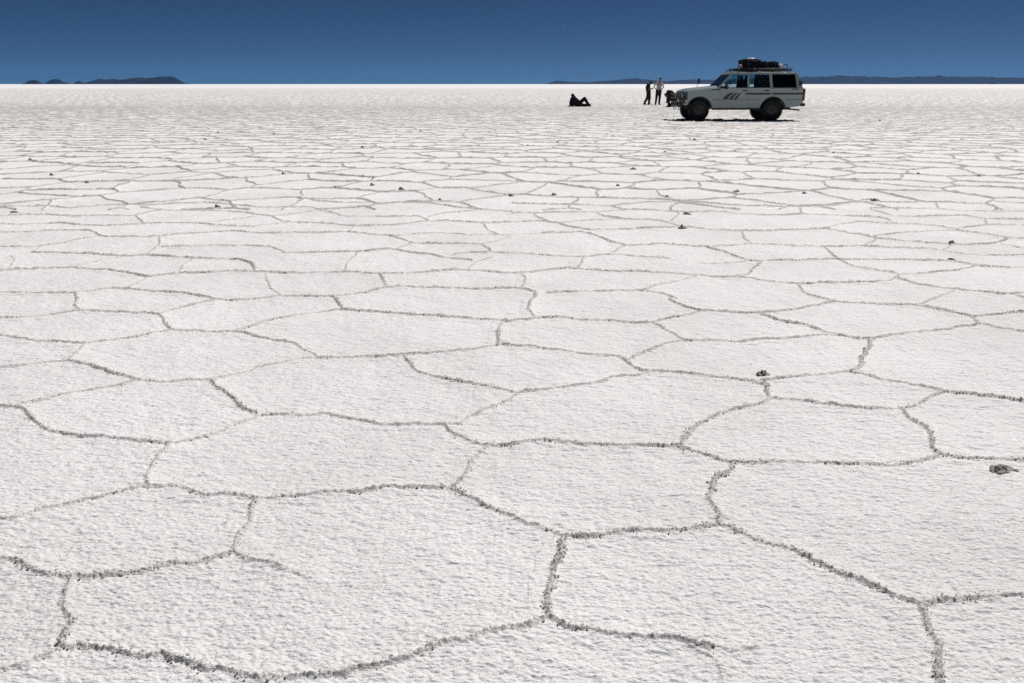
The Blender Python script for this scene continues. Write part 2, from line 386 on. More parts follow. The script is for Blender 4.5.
(0.8, [2.86,5.79,3.03,5.83,3.22,5.89,3.47,5.99,3.61,6.11]),
(0.9, [3.07,7.76,3.16,7.59,3.27,7.39,3.34,7.24,3.53,7.14,3.71,7.06,3.88,6.97,4,6.95,4.25,6.99,4.55,7.27]),
(0.7, [3.08,7.8,3.3,8.02,3.58,8.2,3.73,8.14]),
(0.7, [3.36,7.39,3.66,7.53,3.99,7.62,4.29,7.7]),
(0.6, [3.07,6.91,3.34,7.24]),
(0.6, [3.65,6.69,3.88,6.97]),
(0.8, [4.29,7.7,4.41,7.57,4.48,7.39,4.55,7.27,4.69,7.27,4.98,7.27]),
(0.8, [3.73,8.14,4,8.05,4.22,7.9,4.32,7.76,4.6,7.9,4.77,7.99,5.12,7.97]),
(0.8, [2.95,9.26,3.31,9.22,3.72,9.31,3.95,9.52,4.41,9.84]),
(0.7, [4.05,9.06,4.08,8.63]),
(0.8, [4.09,9.16,4.45,9.12,4.81,9.06,5.05,8.93,5.34,8.89,5.71,8.93]),
(0.8, [4.06,8.58,4.39,8.54,4.84,8.58,4.93,8.41,5.34,8.33]),
(0.6, [4.96,8.38,4.77,7.99]),
(0.7, [5.09,9.67,4.82,9.06]),
(0.6, [3.31,9.22,3.15,8.7]),
(0.7, [4.32,6.99,4.41,6.8]),
]

def perlin(x, y, seed=0):
    xi = np.floor(x); yi = np.floor(y)
    xf = (x-xi).astype(np.float32); yf = (y-yi).astype(np.float32)
    xi = xi.astype(np.int64); yi = yi.astype(np.int64)
    u = xf*xf*xf*(xf*(xf*6-15)+10); v = yf*yf*yf*(yf*(yf*6-15)+10)
    ang = np.linspace(0, 2*np.pi, 256, endpoint=False)
    gx = np.cos(ang).astype(np.float32); gy = np.sin(ang).astype(np.float32)
    def g(ix, iy, fx, fy):
        h = (ix*374761393 + iy*668265263 + seed*974634777) & 0xffffffff
        h = ((h ^ (h >> 13))*1274126177) & 0xffffffff
        h = (h ^ (h >> 16)) & 255
        return gx[h]*fx + gy[h]*fy
    a = g(xi, yi, xf, yf); b = g(xi+1, yi, xf-1, yf)
    c = g(xi, yi+1, xf, yf-1); e = g(xi+1, yi+1, xf-1, yf-1)
    p = a + u*(b-a); q = c + u*(e-c)
    return (p + v*(q-p))*1.5

# the sheet is diced finely near by and coarsely far off (rows along Y, columns fanning out from the origin)
ys = [1.2]
while ys[-1] < 50: ys.append(ys[-1] + min(ROWK*ys[-1]**1.25, .0095+.00062*max(0, ys[-1]-6)))
st = ys[-1]-ys[-2]
while ys[-1] < 11000: ys.append(ys[-1] + st); st *= 1.012 if ys[-1] < 330 else 1.25
ys[-1] = 11000
ys = np.array(ys)
us = list(np.arange(-.84, .8401, COLK))
st = COLK
while us[-1] < 1.6: st *= 1.12; us.append(us[-1]+min(st, .03))
st = COLK
while us[0] > -1.6: st *= 1.12; us.insert(0, us[0]-min(st, .03))
us = np.array(us)
NR, NC = len(ys), len(us)
print('ground grid', NR, NC)
YY = np.repeat(ys[:, None], NC, 1); XX = ys[:, None]*us[None, :]
dX = np.repeat((ys*COLK)[:, None], NC, 1)                       # column spacing
dY = np.repeat(np.gradient(ys)[:, None], NC, 1)
# --- the traced cracks: each one a wandering line of ridge
DD = np.full((NR, NC), 9.0, np.float32); SS = np.zeros((NR, NC), np.float32)
crumb = []
for wgt, flat in CRACKS:
    P = np.array(flat, float).reshape(-1, 2)
    seg = np.hypot(*np.diff(P, axis=0).T)
    L = np.concatenate([[0], np.cumsum(seg)])
    step = .022 if P[:, 1].min() < 4.5 else .04
    n = max(2, int(L[-1]/step)+1)
    t = np.linspace(0, L[-1], n)
    X = np.interp(t, L, P[:, 0]); Y = np.interp(t, L, P[:, 1])
    k = np.ones(3)/3
    if n > 8:
        X[1:-1] = np.convolve(X, k, 'valid'); Y[1:-1] = np.convolve(Y, k, 'valid')
    so = rng.random()*100
    wob = np.minimum(1, np.minimum(np.arange(n), np.arange(n)[::-1])/3)
    X += wob*(.009*perlin(t*9+so, t*0+.3, 1) + .005*perlin(t*28+so, t*0+.3, 2))
    Y += wob*(.009*perlin(t*9+so, t*0+.7, 3) + .005*perlin(t*28+so, t*0+.7, 4))
    s = wgt**.6*np.clip(.93 + .3*perlin(t*4+so, t*0+.5, 5) + .25*perlin(t*17+so, t*0+.5, 6), .6, 1.15)
    for i in range(n-1):
        x0, y0, x1, y1 = X[i], Y[i], X[i+1], Y[i+1]
        mg = .05
        ya, yb = min(y0, y1)-mg, max(y0, y1)+mg
        xa, xb = min(x0, x1)-mg, max(x0, x1)+mg
        if yb < ys[0]: continue
        ya = max(ya, 1.0)
        i0, i1 = np.searchsorted(ys, [ya, yb])
        if i1 <= i0: continue
        ua = min(xa/ya, xa/yb); ub = max(xb/ya, xb/yb)
        j0, j1 = np.searchsorted(us, [ua, ub])
        if j1 <= j0: continue
        px = XX[i0:i1, j0:j1]; py = YY[i0:i1, j0:j1]
        ex, ey = x1-x0, y1-y0; ll = ex*ex+ey*ey+1e-9
        tt = np.clip(((px-x0)*ex+(py-y0)*ey)/ll, 0, 1)
        dd = np.hypot(px-x0-tt*ex, py-y0-tt*ey)
        sub = DD[i0:i1, j0:j1]; ss = SS[i0:i1, j0:j1]
        m = dd < sub
        sub[m] = dd[m]; ss[m] = (s[i]+(s[i+1]-s[i])*tt)[m]
        if y0 < 7.5 and abs(x0) < .95*y0:
            for _ in range(rng.poisson(s[i]*step*CRN)):
                q = rng.random()
                crumb.append((x0+ex*q+rng.normal()*.007, y0+ey*q+rng.normal()*.007, s[i]))
# --- beyond the traced ones the same pattern goes on as a Voronoi net
camx = EYE*math.sin(math.atan(257.5/800)); ct = math.cos(math.atan(257.5/800))
PXC = 512 + 800*XX/(YY*ct+camx)
i9 = int(np.searchsorted(ys, 9.0)); i150 = int(np.searchsorted(ys, 330.0))
net = np.zeros((NR, NC), bool)
net[i9:i150] = True
net[:i9] = (PXC[:i9] < -25) | (PXC[:i9] > 1050)
idx = np.nonzero(net)
vx = XX[idx]; vy = YY[idx]
wx = vx + .05*perlin(vx*2.2, vy*2.2, 21) + .012*perlin(vx*9, vy*9, 22)
wy = vy + .05*perlin(vx*2.2, vy*2.2, 23) + .012*perlin(vx*9, vy*9, 24)
CELL = .98
def seedpt(ix, iy):
    h = (ix*374761393 + iy*668265263 + 77) & 0xffffffff
    h = ((h ^ (h >> 13))*1274126177) & 0xffffffff; h = h ^ (h >> 16)
    a = ((h & 1023)/1023.0); b = (((h >> 10) & 1023)/1023.0)
    return (ix+.5+.86*(a-.5))*CELL + (iy & 1)*.5*CELL, (iy+.5+.86*(b-.5))*CELL
gx = np.floor(wx/CELL).astype(np.int64); gy = np.floor(wy/CELL).astype(np.int64)
f1 = np.full(vx.shape, 1e9); sx1 = np.zeros_like(f1); sy1 = np.zeros_like(f1)
offs = [(a, b) for b in (-1, 0, 1) for a in (-2, -1, 0, 1)]
for a, b in offs:
    sx, sy = seedpt(gx+a, gy+b); dd = (sx-wx)**2+(sy-wy)**2
    m = dd < f1; f1[m] = dd[m]; sx1[m] = sx[m]; sy1[m] = sy[m]
ed = np.full(vx.shape, 9.0); hx = np.zeros_like(f1)
for a, b in offs:
    sx, sy = seedpt(gx+a, gy+b); ex = sx-sx1; ey = sy-sy1; ln = np.hypot(ex, ey)
    ok = ln > 1e-6; ln = np.where(ok, ln, 1)
    dd = np.where(ok, np.abs((wx-(sx+sx1)/2)*ex+(wy-(sy+sy1)/2)*ey)/ln, 9)
    m = dd < ed; ed[m] = dd[m]; hx[m] = (sx+sx1)[m]*7.13+(sy+sy1)[m]*3.77
s = np.clip(.95 + .15*np.sin(hx*5.0) + .3*perlin(vx*4.5, vy*4.5, 25), .5, 1.3)
m = ed < DD[idx]
t1 = DD[idx]; t1[m] = ed[m]; DD[idx] = t1
t2 = SS[idx]; t2[m] = s[m]; SS[idx] = t2
# --- heights
res = np.maximum(dX, np.minimum(dY, .06)*.8).astype(np.float32)
sig = np.maximum(RIDGE_W, .75*res)
nl = perlin(XX*55, YY*55, 31); n2 = perlin(XX*120, YY*120, 32); n3 = perlin(XX*22, YY*22, 33)
nl *= np.clip((.013-res)/.006, 0, 1); n2 *= np.clip((.007-res)/.004, 0, 1); n3 *= np.clip((.034-res)/.016, 0, 1)
n4 = perlin(XX*7, YY*7, 34)*np.clip((res-.008)/.01, 0, 1)
Dw = np.maximum(0, DD + .005*n3 + .003*nl)
prof = np.exp(-(Dw/sig)**2)
farw = np.clip((YY-2.5)/9, 0, 1)
Z = RIDGE_H*(1+FARUP*farw)*SS*prof*np.clip(.9 + .4*nl + .45*n2 + .25*n3 + .45*n4, .35, 1.5)
Z += .005*np.exp(-(DD/.07)**2)*np.minimum(1, SS)
dirt = np.clip(SS*np.exp(-(Dw/(sig*1.2))**2)*(.92+.25*n3+.35*nl)*(.55+FARDIRT*farw), 0, 1)
def octave(freq, amp, seed, sx=1.0, billow=False):
    lim = 1/(freq*2.2)
    f = np.clip((lim - res)/(lim*.5), 0, 1)
    global Z
    rows = np.nonzero(f.max(1) > 0)[0]
    if len(rows) == 0: return
    a = slice(0, rows[-1]+1)
    p = perlin(XX[a]*freq*sx, YY[a]*freq, seed)
    if billow: p = .55*p + .9*(np.abs(perlin(XX[a]*freq*sx+7.3, YY[a]*freq+2.9, seed+100))-.3)
    Z[a] += f[a]*amp*p
octave(2.0, .006, 41); octave(5.5, .0045, 42); octave(14, .0026, 43, .8); octave(27, GR1, 44, .5, True); octave(58, GR2, 45, .5, True); octave(110, GR3, 46, .6)
fade = np.clip((330-YY)/270, 0, 1)
Z *= fade
co = np.empty((NR*NC+4, 3), np.float32)
co[:NR*NC, 0] = XX.ravel(); co[:NR*NC, 1] = YY.ravel(); co[:NR*NC, 2] = Z.ravel()
co[NR*NC:] = [(-11000, -400, -.05), (11000, -400, -.05), (11000, 11000, -.05), (-11000, 11000, -.05)]
i = np.arange(NR-1)[:, None]*NC + np.arange(NC-1)[None, :]
quads = np.stack([i, i+1, i+NC+1, i+NC], -1).reshape(-1, 4)
quads = np.vstack([quads, [[NR*NC, NR*NC+1, NR*NC+2, NR*NC+3]]]).astype(np.int32)
me = bpy.data.meshes.new('salt_flat')
me.vertices.add(len(co)); me.vertices.foreach_set('co', co.ravel())
me.loops.add(quads.size); me.loops.foreach_set('vertex_index', quads.ravel())
me.polygons.add(len(quads)); me.polygons.foreach_set('loop_start', np.arange(0, quads.size, 4, dtype=np.int32))
me.polygons.foreach_set('use_smooth', np.ones(len(quads), bool))
me.update(calc_edges=True)
at = me.attributes.new('dirt', 'FLOAT', 'POINT')
at.data.foreach_set('value', np.concatenate([(dirt*fade).ravel(), np.zeros(4)]).astype(np.float32))
salt, nt, b = node_mat('salt')
N, L = nt.nodes, nt.links
geo = N.new('ShaderNodeNewGeometry')
def noise(scale, detail=3, rough=.5):
    n = N.new('ShaderNodeTexNoise'); n.inputs['Scale'].default_value = scale; n.inputs['Detail'].default_value = detail
    n.inputs['Roughness'].default_value = rough
    L.new(geo.outputs['Position'], n.inputs['Vector']); return n
def ramp(src, stops):
    r = N.new('ShaderNodeValToRGB'); e = r.color_ramp.elements
    e[0].position, e[0].color = stops[0][0], (*stops[0][1], 1)
    e[1].position, e[1].color = stops[-1][0], (*stops[-1][1], 1)
    for p, c in stops[1:-1]:
        k = e.new(p); k.color = (*c, 1)
    L.new(src, r.inputs[0]); return r
big = noise(.8, 6, .6); grain = noise(75, 4, .65)
r1 = ramp(big.outputs['Fac'], [(.3, SALT_LO), (.7, SALT_HI)])
r2 = ramp(grain.outputs['Fac'], [(.28, (.66, .65, .64)), (.42, (.91, .91, .91)), (.62, (.95, .95, .95)), (.68, (1.15, 1.15, 1.15))])  # top stop paints crystal sparkle into the salt colour as bright specks
mul = N.new('ShaderNodeMix'); mul.data_type = 'RGBA'; mul.blend_type = 'MULTIPLY'; mul.inputs[0].default_value = 1
L.new(r1.outputs[0], mul.inputs[6]); L.new(r2.outputs[0], mul.inputs[7])
da = N.new('ShaderNodeAttribute'); da.attribute_name = 'dirt'
dm = N.new('ShaderNodeMath'); dm.operation = 'MULTIPLY'; dm.inputs[1].default_value = DIRT; dm.use_clamp = True
L.new(da.outputs['Fac'], dm.inputs[0])
mx = N.new('ShaderNodeMix'); mx.data_type = 'RGBA'
L.new(dm.outputs[0], mx.inputs[0]); L.new(mul.outputs[2], mx.inputs[6]); mx.inputs[7].default_value = RIDGECOL
L.new(mx.outputs[2], b.inputs['Base Color'])
b.inputs['Roughness'].default_value = .75; b.inputs['Specular IOR Level'].default_value = .25
b2 = noise(48, 5, .7)
mp = N.new('ShaderNodeMapping'); mp.inputs['Scale'].default_value = (.5, 1.0, 1.0)
L.new(geo.outputs['Position'], mp.inputs['Vector']); L.new(mp.outputs[0], b2.inputs['Vector'])
bp = N.new('ShaderNodeBump'); bp.inputs['Strength'].default_value = BUMP; bp.inputs['Distance'].default_value = .012
L.new(b2.outputs['Fac'], bp.inputs['Height']); L.new(bp.outputs[0], b.inputs['Normal'])
me.materials.append(salt)
tag(link(bpy.data.objects.new('salt_flat', me)), kind='structure')

# --- loose crumbs of salt lying along the nearest ridges
ico = bmesh.new(); bmesh.ops.create_icosphere(ico, subdivisions=1, radius=1)
iv = np.array([v.co[:] for v in ico.verts]); fi = np.array([[v.index for v in f.verts] for f in ico.faces]); ico.free()
cr = np.array(crumb); n = len(cr); print('crumbs', n)
sc = (.0011+.0034*rng.random(n)**2.5)*np.clip(cr[:, 2], .6, 1.2)
sc3 = sc[:, None]*rng.uniform(.7, 1.35, (n, 3))
V = iv[None]*sc3[:, None, :]*rng.uniform(.75, 1.2, (n, len(iv), 1))
V += np.stack([cr[:, 0], cr[:, 1], rng.uniform(.002, .013, n)*cr[:, 2]], -1)[:, None]
F = (fi[None]+(np.arange(n)*len(iv))[:, None, None]).reshape(-1, 3)
me = bpy.data.meshes.new('salt_crumbs')
me.vertices.add(n*len(iv)); me.vertices.foreach_set('co', V.astype(np.float32).ravel())
me.loops.add(F.size); me.loops.foreach_set('vertex_index', F.astype(np.int32).ravel())
me.polygons.add(len(F)); me.polygons.foreach_set('loop_start', np.arange(0, F.size, 3, dtype=np.int32))
me.update(calc_edges=True)
cm = mat('crumb_salt', CRUMB, .8, var=.3, scale=60)
cn = cm.node_tree; tl = cn.nodes.new('ShaderNodeBsdfTranslucent'); tl.inputs[0].default_value = (.75, .72, .69, 1)      # salt lets light through
ms = cn.nodes.new('ShaderNodeMixShader'); ms.inputs[0].default_value = .45
cn.links.new(cn.nodes['Principled BSDF'].outputs[0], ms.inputs[1]); cn.links.new(tl.outputs[0], ms.inputs[2])
cn.links.new(ms.outputs[0], cn.nodes['Material Output'].inputs['Surface'])
me.materials.append(cm)
tag(link(bpy.data.objects.new('salt_crumbs', me)), 'crumbs of greyish salt heaped along the nearest crack ridges', kind='stuff')

# ------------------------------------------------------------------ dark clods lying on the flat
clod_mat = mat('clod_salt', CLOD, .9, var=.5, scale=40, bump=.6)
CL = [
(1.223, 3.661, .073, .039, 'dark pointed salt clod beside a crack in the middle distance, above its junction'),
(1.798, 2.649, .106, .04, 'nearest and widest dark clod, flat and ragged, at the right edge of the photo'),
(3.885, 6.992, .097, .044, 'upper one of two dark clods lined up one above the other on the right'),
(3.517, 6.288, .088, .04, 'lower one of two dark clods lined up one above the other on the right'),
(1.9, 8.692, .109, .043, 'flat dark clod just above another clod, straight below the front wheel of the car'),
(1.665, 7.797, .098, .049, 'round dark clod just below another clod, straight below the front wheel of the car'),
(-5.491, 8.826, .088, .044, 'small dark clod near the left edge, closest clod of that side'),
(-3.39, 9.24, .081, .046, 'small dark clod on the left, nearest one below the long island'),
(-7.13, 12.592, .078, .047, 'tiny dark clod on the left, below the gap between the small islands'),
(-6.076, 11.581, .086, .043, 'squarish tiny clod on the left, below the left tip of the long island'),
(-3.573, 12.736, .094, .047, 'tiny pointed clod left of centre, alone to the left of a close pair'),
(-1.956, 11.308, .084, .056, 'rounded dark clod left of centre, lower one of a close pair'),
(-1.481, 10.831, .094, .04, 'flat dark clod left of centre, lying just right of a close pair'),
(-2.071, 12.178, .09, .03, 'thin flat clod left of centre, upper one of a close pair'),
(-.876, 9.788, .073, .049, 'small clod on a crack junction left of centre, nearest clod of the middle'),
(-.013, 10.207, .076, .051, 'dark clod right at the centre line of the photo'),
(-8.344, 16.902, .103, .052, 'dark clod far out on the left, below the middle of the long island'),
(-6.779, 14.558, .089, .054, 'faint grey clod left, below the long island and nearer than its dark neighbour'),
(-9.024, 15.3, .075, .047, 'tiny clod far left, below the leftmost islet'),
(-7.769, 20.868, .101, .063, 'small black clod far out on the left, nearer one of two'),
(-8.466, 23.766, .115, .072, 'small black clod far out on the left, farther one of two'),
(-6.703, 23.285, .113, .071, 'tiny clod far out, halfway between the long island and the photo centre'),
(-3.009, 24.605, .268, .06, 'long thin dark clod lying far out left of the reclining person'),
(-2.711, 24.605, .119, .06, 'short dark clod at the right end of the long thin one far out'),
(-3.326, 18.262, .089, .056, 'tiny clod left of centre, nearer than the long thin dark one'),
(.366, 18.805, .092, .057, 'tiny clod in front of the reclining person, nearer and left one of two'),
(1.108, 20.027, .097, .061, 'tiny clod in front of the reclining person, farther and right one of two'),
(2.007, 13.506, .116, .05, 'dark flat clod below the two standing people, upper one of three'),
(1.47, 11.216, .083, .042, 'small dark clod below the two standing people, middle one of three'),
(.537, 10.303, .089, .038, 'low dark clod below the feet of the reclining person'),
(1.937, 10.067, .112, .037, 'wide low clod below the crouching person, in line with it'),
(3.823, 14.372, .106, .053, 'small clod below the middle of the car, on a far thin crack'),
(2.955, 10.602, .105, .039, 'wide dark clod below the front door of the car'),
(3.771, 10.401, .077, .039, 'small clod below the rear bumper of the car'),
(4.389, 9.727, .121, .06, 'largest lumpy clod on the right, behind the two lined up clods'),
(6.384, 12.779, .094, .047, 'small black clod right of the car, on a far thin crack'),
(7.149, 12.444, .092, .038, 'flat grey clod near the right edge, rightmost of the far clods'),
(4.327, 13.033, .08, .048, 'tiny clod below the rear wheel of the car'),
(6.594, 16.777, .102, .051, 'faint tiny clod right of the car, nearer than the one level with its wheels'),
(13.899, 31.307, .151, .094, 'tiny dark clod far out right of the car, level with its wheels'),
(4.618, 20.83, .101, .063, 'tiny clod just in front of the front wheel of the car'),
(4.685, 17.223, .084, .042, 'tiny clod in front of the doors of the car'),
(3.177, 17.016, .083, .042, 'tiny clod in front of the two standing people, nearest the car shadow'),
]
for k, (x, y, wd, ht, lab) in enumerate(CL):
    mb = MB()
    if k > 1: wd *= .9; ht *= 1.15
    for q, (fx, fy, fw, fh) in enumerate(((-.08, 0, .34, 1), (.22, .04, .28, .6), (-.30, -.05, .2, .45))):
        mb.blob((fx*wd*random.uniform(.7, 1.3), fy*wd, 0), (wd*fw*random.uniform(.85, 1.2), wd*fw*.8, ht*CLODH*fh*random.uniform(.8, 1.1)), 5 if k < 4 else 3, .55, 1.7, seed=k*9+q, power=1.0)
    from mathutils import noise as mnoise
    for v in mb.bm.verts:
        p = v.co*(5/wd)
        v.co += v.co.normalized()*wd*(.055*mnoise.noise(p)+.04*mnoise.noise(p*2.3)+.025*mnoise.noise(p*5)*(k < 4))
    o = mb.build('salt_clod', clod_mat, smooth=False)
    o.location = (x, y, -.1*ht); tag(o, lab, 'clod', 'dark clods scattered over the salt')

# ------------------------------------------------------------------ the off-road car
paint = mat('car_paint', CARPAINT, .38, var=.05, scale=3, coat=.5)
black = mat('black_plastic', (.010, .010, .011), .6)
rubber = mat('tyre_rubber', (.006, .006, .006), .85, var=.3, scale=30)
steel = mat('steel', (.10, .10, .105), .45, metal=.6)
rimm = mat('dark_rim', (.022, .022, .024), .5)
chrome = mat('chrome', (.6, .6, .62), .18, metal=1.0)
decal = mat('dark_decal', (.022, .026, .04), .45)
inner = mat('interior_trim', (.03, .03, .035), .8)
redlens = mat('red_lens', (.16, .01, .012), .2)
lampglass = mat('lamp_glass', (.30, .31, .32), .12)
clear = glass_mat('clear_glass', (.72, .80, .82))
tinted = glass_mat('tinted_glass', (.10, .11, .12))
CX0, CY0 = 1.395, .75
car = thing('off_road_car', 'pale off-road car with dark side stripes and a loaded roof rack, parked on the salt', 'car', (7.115+CX0, 31.78+CY0, 0))
def c_(x, y, z): return Vector((x-CX0-.055*min(1, max(0, (z-1.0)/.5))*min(1, max(0, (x-.2)/1.5)), y, z))
def arc(cx, cz, r, a0, a1, n=14):
    return [(cx+r*math.cos(R(a0+(a1-a0)*i/n)), cz+r*math.sin(R(a0+(a1-a0)*i/n))) for i in range(n+1)]
BOT = .47
aF = math.degrees(math.asin((BOT-.40)/.475))
prof = [(-.50, .60), (-.555, .74), (-.575, 1.06), (-.50, 1.125), (.1, 1.165), (.72, 1.215), (3.90, 1.228), (3.935, 1.18), (3.95, .80), (3.92, .55), (3.40, .50)]
prof += arc(2.79, .40, .475, math.degrees(math.asin(.10/.475)), 180-aF)
prof += arc(0, .40, .475, aF, 180-math.degrees(math.asin(.16/.475)))
mb = MB(); mb.prism(prof, lambda x, z: c_(x, -.86, z), lambda x, z: c_(x, .86, z))
body = mb.build('body', paint, car, bevel=.035)
# bonnet, crowned
mb = MB(); nx, ny = 10, 12
g = [[None]*(ny+1) for _ in range(nx+1)]
for i in range(nx+1):
    for j in range(ny+1):
        x = -.53 + 1.22*i/nx; y = -.70+1.40*j/ny
        e = max(0, 1-(abs(y)/.70)**6)
        z = 1.10+.10*(i/nx) + (.035+.02*(i/nx))*e + .035*min(1, (i/nx)*6)
        g[i][j] = mb.bm.verts.new(c_(x, y, z))
for i in range(nx):
    for j in range(ny):
        mb.bm.faces.new((g[i][j], g[i+1][j], g[i+1][j+1], g[i][j+1]))
ex = bmesh.ops.extrude_face_region(mb.bm, geom=list(mb.bm.faces))
for v in [q for q in ex['geom'] if isinstance(q, bmesh.types.BMVert)]: v.co.z -= .06
mb.build('bonnet', paint, car, smooth=False, bevel=.01)
# cabin: pillars, rails, roof
def ymap(z): return .845 - (z-1.22)*.19
def sl(mb, pts, sg, o0, o1):
    mb.prism(pts, lambda x, z: c_(x, sg*(ymap(z)+o0), z), lambda x, z: c_(x, sg*(ymap(z)+o1), z))
for sg in (-1, 1):
    mb = MB()
    for pts in ([(.64, 1.20), (.73, 1.20), (1.25, 1.70), (1.17, 1.70)],
                [(1.805, 1.20), (1.895, 1.20), (1.895, 1.70), (1.83, 1.70)],
                [(2.66, 1.20), (2.775, 1.20), (2.74, 1.70), (2.63, 1.70)],
                [(3.67, 1.20), (3.90, 1.20), (3.715, 1.70), (3.62, 1.70)],
                [(1.17, 1.702), (3.715, 1.702), (3.68, 1.762), (1.235, 1.762)]):
        sl(mb, pts, sg, -.06, 0)
    mb.build('pillar_frame', paint, car, bevel=.012)
    mb = MB(); mb.tube([c_(1.15, sg*.765, 1.752), c_(2.4, sg*.77, 1.765), c_(3.70, sg*.765, 1.752)], .016)
    mb.build('gutter', paint, car, smooth=True)
mb = MB(); nx, ny = 22, 14
g = [[None]*(ny+1) for _ in range(nx+1)]
for i in range(nx+1):
    for j in range(ny+1):
        x = 1.17+2.53*i/nx; y = -.745+1.49*j/ny
        a = (x-2.435)/1.265
        e = max(0, 1-(abs(y)/.745)**4)*max(0, 1-abs(a)**6)
        g[i][j] = mb.bm.verts.new(c_(x, y, 1.764+.055*e))
for i in range(nx):
    for j in range(ny):
        mb.bm.faces.new((g[i][j], g[i+1][j], g[i+1][j+1], g[i][j+1]))
ex = bmesh.ops.extrude_face_region(mb.bm, geom=list(mb.bm.faces))
for v in [q for q in ex['geom'] if isinstance(q, bmesh.types.BMVert)]: v.co.z -= .04
mb.build('roof', paint, car, smooth=True)
def pane(name, pts, m, parent, sg):
    mb = MB(); sl(mb, pts, sg, -.034, -.028)
    return mb.build(name, m, parent)
WF = [(.80, 1.235), (1.80, 1.235), (1.825, 1.70), (1.27, 1.70)]
WR = [(1.90, 1.235), (2.655, 1.235), (2.63, 1.70), (1.90, 1.70)]
WQ = [(2.78, 1.262), (3.66, 1.262), (3.61, 1.695), (2.748, 1.695)]
# doors: thin pressed panels standing 8 mm proud
fd = [(.825, .50), (1.805, .50), (1.805, 1.215), (.825, 1.205)]
rd = [(1.82, .50)] + [(p[0], p[1]) for p in arc(2.79, .40, .50, 168, 104, 10)] + [(2.665, 1.218), (1.82, 1.215)]
CZ = lambda zx, zy: ((zx-251)*.00599, (456-zy)*.00578)
slashes = [[(395, 319), (408, 297), (425, 283), (447, 277), (474, 277), (453, 286), (438, 298), (424, 319)],
           [(432, 319), (447, 300), (462, 287), (477, 279), (491, 277), (476, 290), (466, 303), (455, 319)],
           [(463, 319), (478, 302), (490, 288), (499, 279), (511, 277), (502, 290), (494, 302), (484, 319)]]
for sg in (-1, 1):
    for nm, pts, wn, hx in (('door', fd, WF, 1.68), ('door', rd, WR, 2.52)):
        mb = MB(); mb.prism(pts, lambda x, z: c_(x, sg*.84, z), lambda x, z: c_(x, sg*.868, z))
        dr = mb.build(nm, paint, car, bevel=.006)
        pane('window', wn, clear if wn is WF else clear, dr, sg)
        mb = MB(); mb.box(hx-.07-CX0, hx+.07-CX0, sg*.868-.004, sg*.868+sg*.03, 1.095, 1.12, bev=.004)
        mb.build('handle', black, dr)
        if wn is WF:
            for sp in slashes:
                mb = MB(); mb.prism([CZ(*p) for p in sp], lambda x, z: c_(x, sg*.866, z), lambda x, z: c_(x, sg*.8715, z))
                mb.build('slash_stripe', decal, dr)
            mb = MB(); mb.prism([(1.72, .965), (1.80, .965), (1.80, 1.035), (1.72, 1.035)], lambda x, z: c_(x, sg*.866, z), lambda x, z: c_(x, sg*.8712, z))
            mb.build('stripe', decal, dr)
        else:
            mb = MB(); mb.prism([(1.825, .965), (2.66, .965), (2.66, 1.035), (1.825, 1.035)], lambda x, z: c_(x, sg*.866, z), lambda x, z: c_(x, sg*.8712, z))
            mb.build('stripe', decal, dr)
    mb = MB(); mb.prism([(2.73, .968), (3.88, .968), (3.88, 1.035), (2.73, 1.035)], lambda x, z: c_(x, sg*.858, z), lambda x, z: c_(x, sg*.8635, z))
    mb.build('stripe', decal, car)
    mb = MB()
    for k in range(5): mb.box(.42+.07*k-CX0, .475+.07*k-CX0, sg*.845, sg*.866, 1.125, 1.165)
    mb.build('bonnet_gap_shade', black, car)  # black blocks painting the shaded gap line between bonnet and fender
    pane('window', WQ, tinted, car, sg)['label'] = 'dark tinted rear side window'
    mb = MB()
    for k, (a, h) in enumerate([(3.46, .04), (3.51, .025), (3.55, .03), (3.60, .045), (3.65, .025), (3.69, .03)]):
        mb.box(a-CX0, a+.035-CX0, sg*.858, sg*.866, 1.145, 1.145+h)
    mb.build('badge', black, car)
    mb = MB(); mb.box(3.72-CX0, 3.83-CX0, sg*.755, sg*.835, 1.30, 1.46, bev=.012); mb.build('pillar_vent', black, car)
    mb = MB(); mb.box(3.885-CX0, 3.965-CX0, sg*.70, sg*.872, .76, 1.17, bev=.015); mb.build('tail_light', redlens, car)
    for cx in (0, 2.79):
        mb = MB(); mb.ring(c_(cx, sg*.862, .40), (0, 1, 0), .482, .017, 30, 6, arc=(R(0), R(360)))
        for v in [v for v in mb.bm.verts if v.co.z < BOT+.02]: mb.bm.verts.remove(v)
        mb.build('wheel_arch', black, car, smooth=True)
    mb = MB(); mb.box(.50-CX0, 2.29-CX0, sg*.80, sg*.865, .415, .465, bev=.012); mb.build('running_board', black, car)
    for xa, xb in ((.52, 2.27), (3.31, 3.90)):
        mb = MB(); mb.box(xa-CX0, xb-CX0, sg*.850, sg*.876, .765, .79, bev=.008); mb.build('side_moulding', paint, car)
    # door mirror
    mb = MB(); mb.tube([c_(.92, sg*.86, 1.20), c_(.93, sg*.95, 1.22)], .014); mb.box(.90-CX0, .965-CX0, sg*.93, sg*1.10, 1.18, 1.33, bev=.015)
    mb.build('mirror', black, car)
# fender mirror on a thin stalk on the far wing
mb = MB(); mb.tube([c_(.20, .74, 1.16), c_(.24, .76, 1.36), c_(.27, .76, 1.42)], .010); mb.box(.24-CX0, .31-CX0, .70, .86, 1.37, 1.56, bev=.02)
mb.build('wing_mirror', black, car)
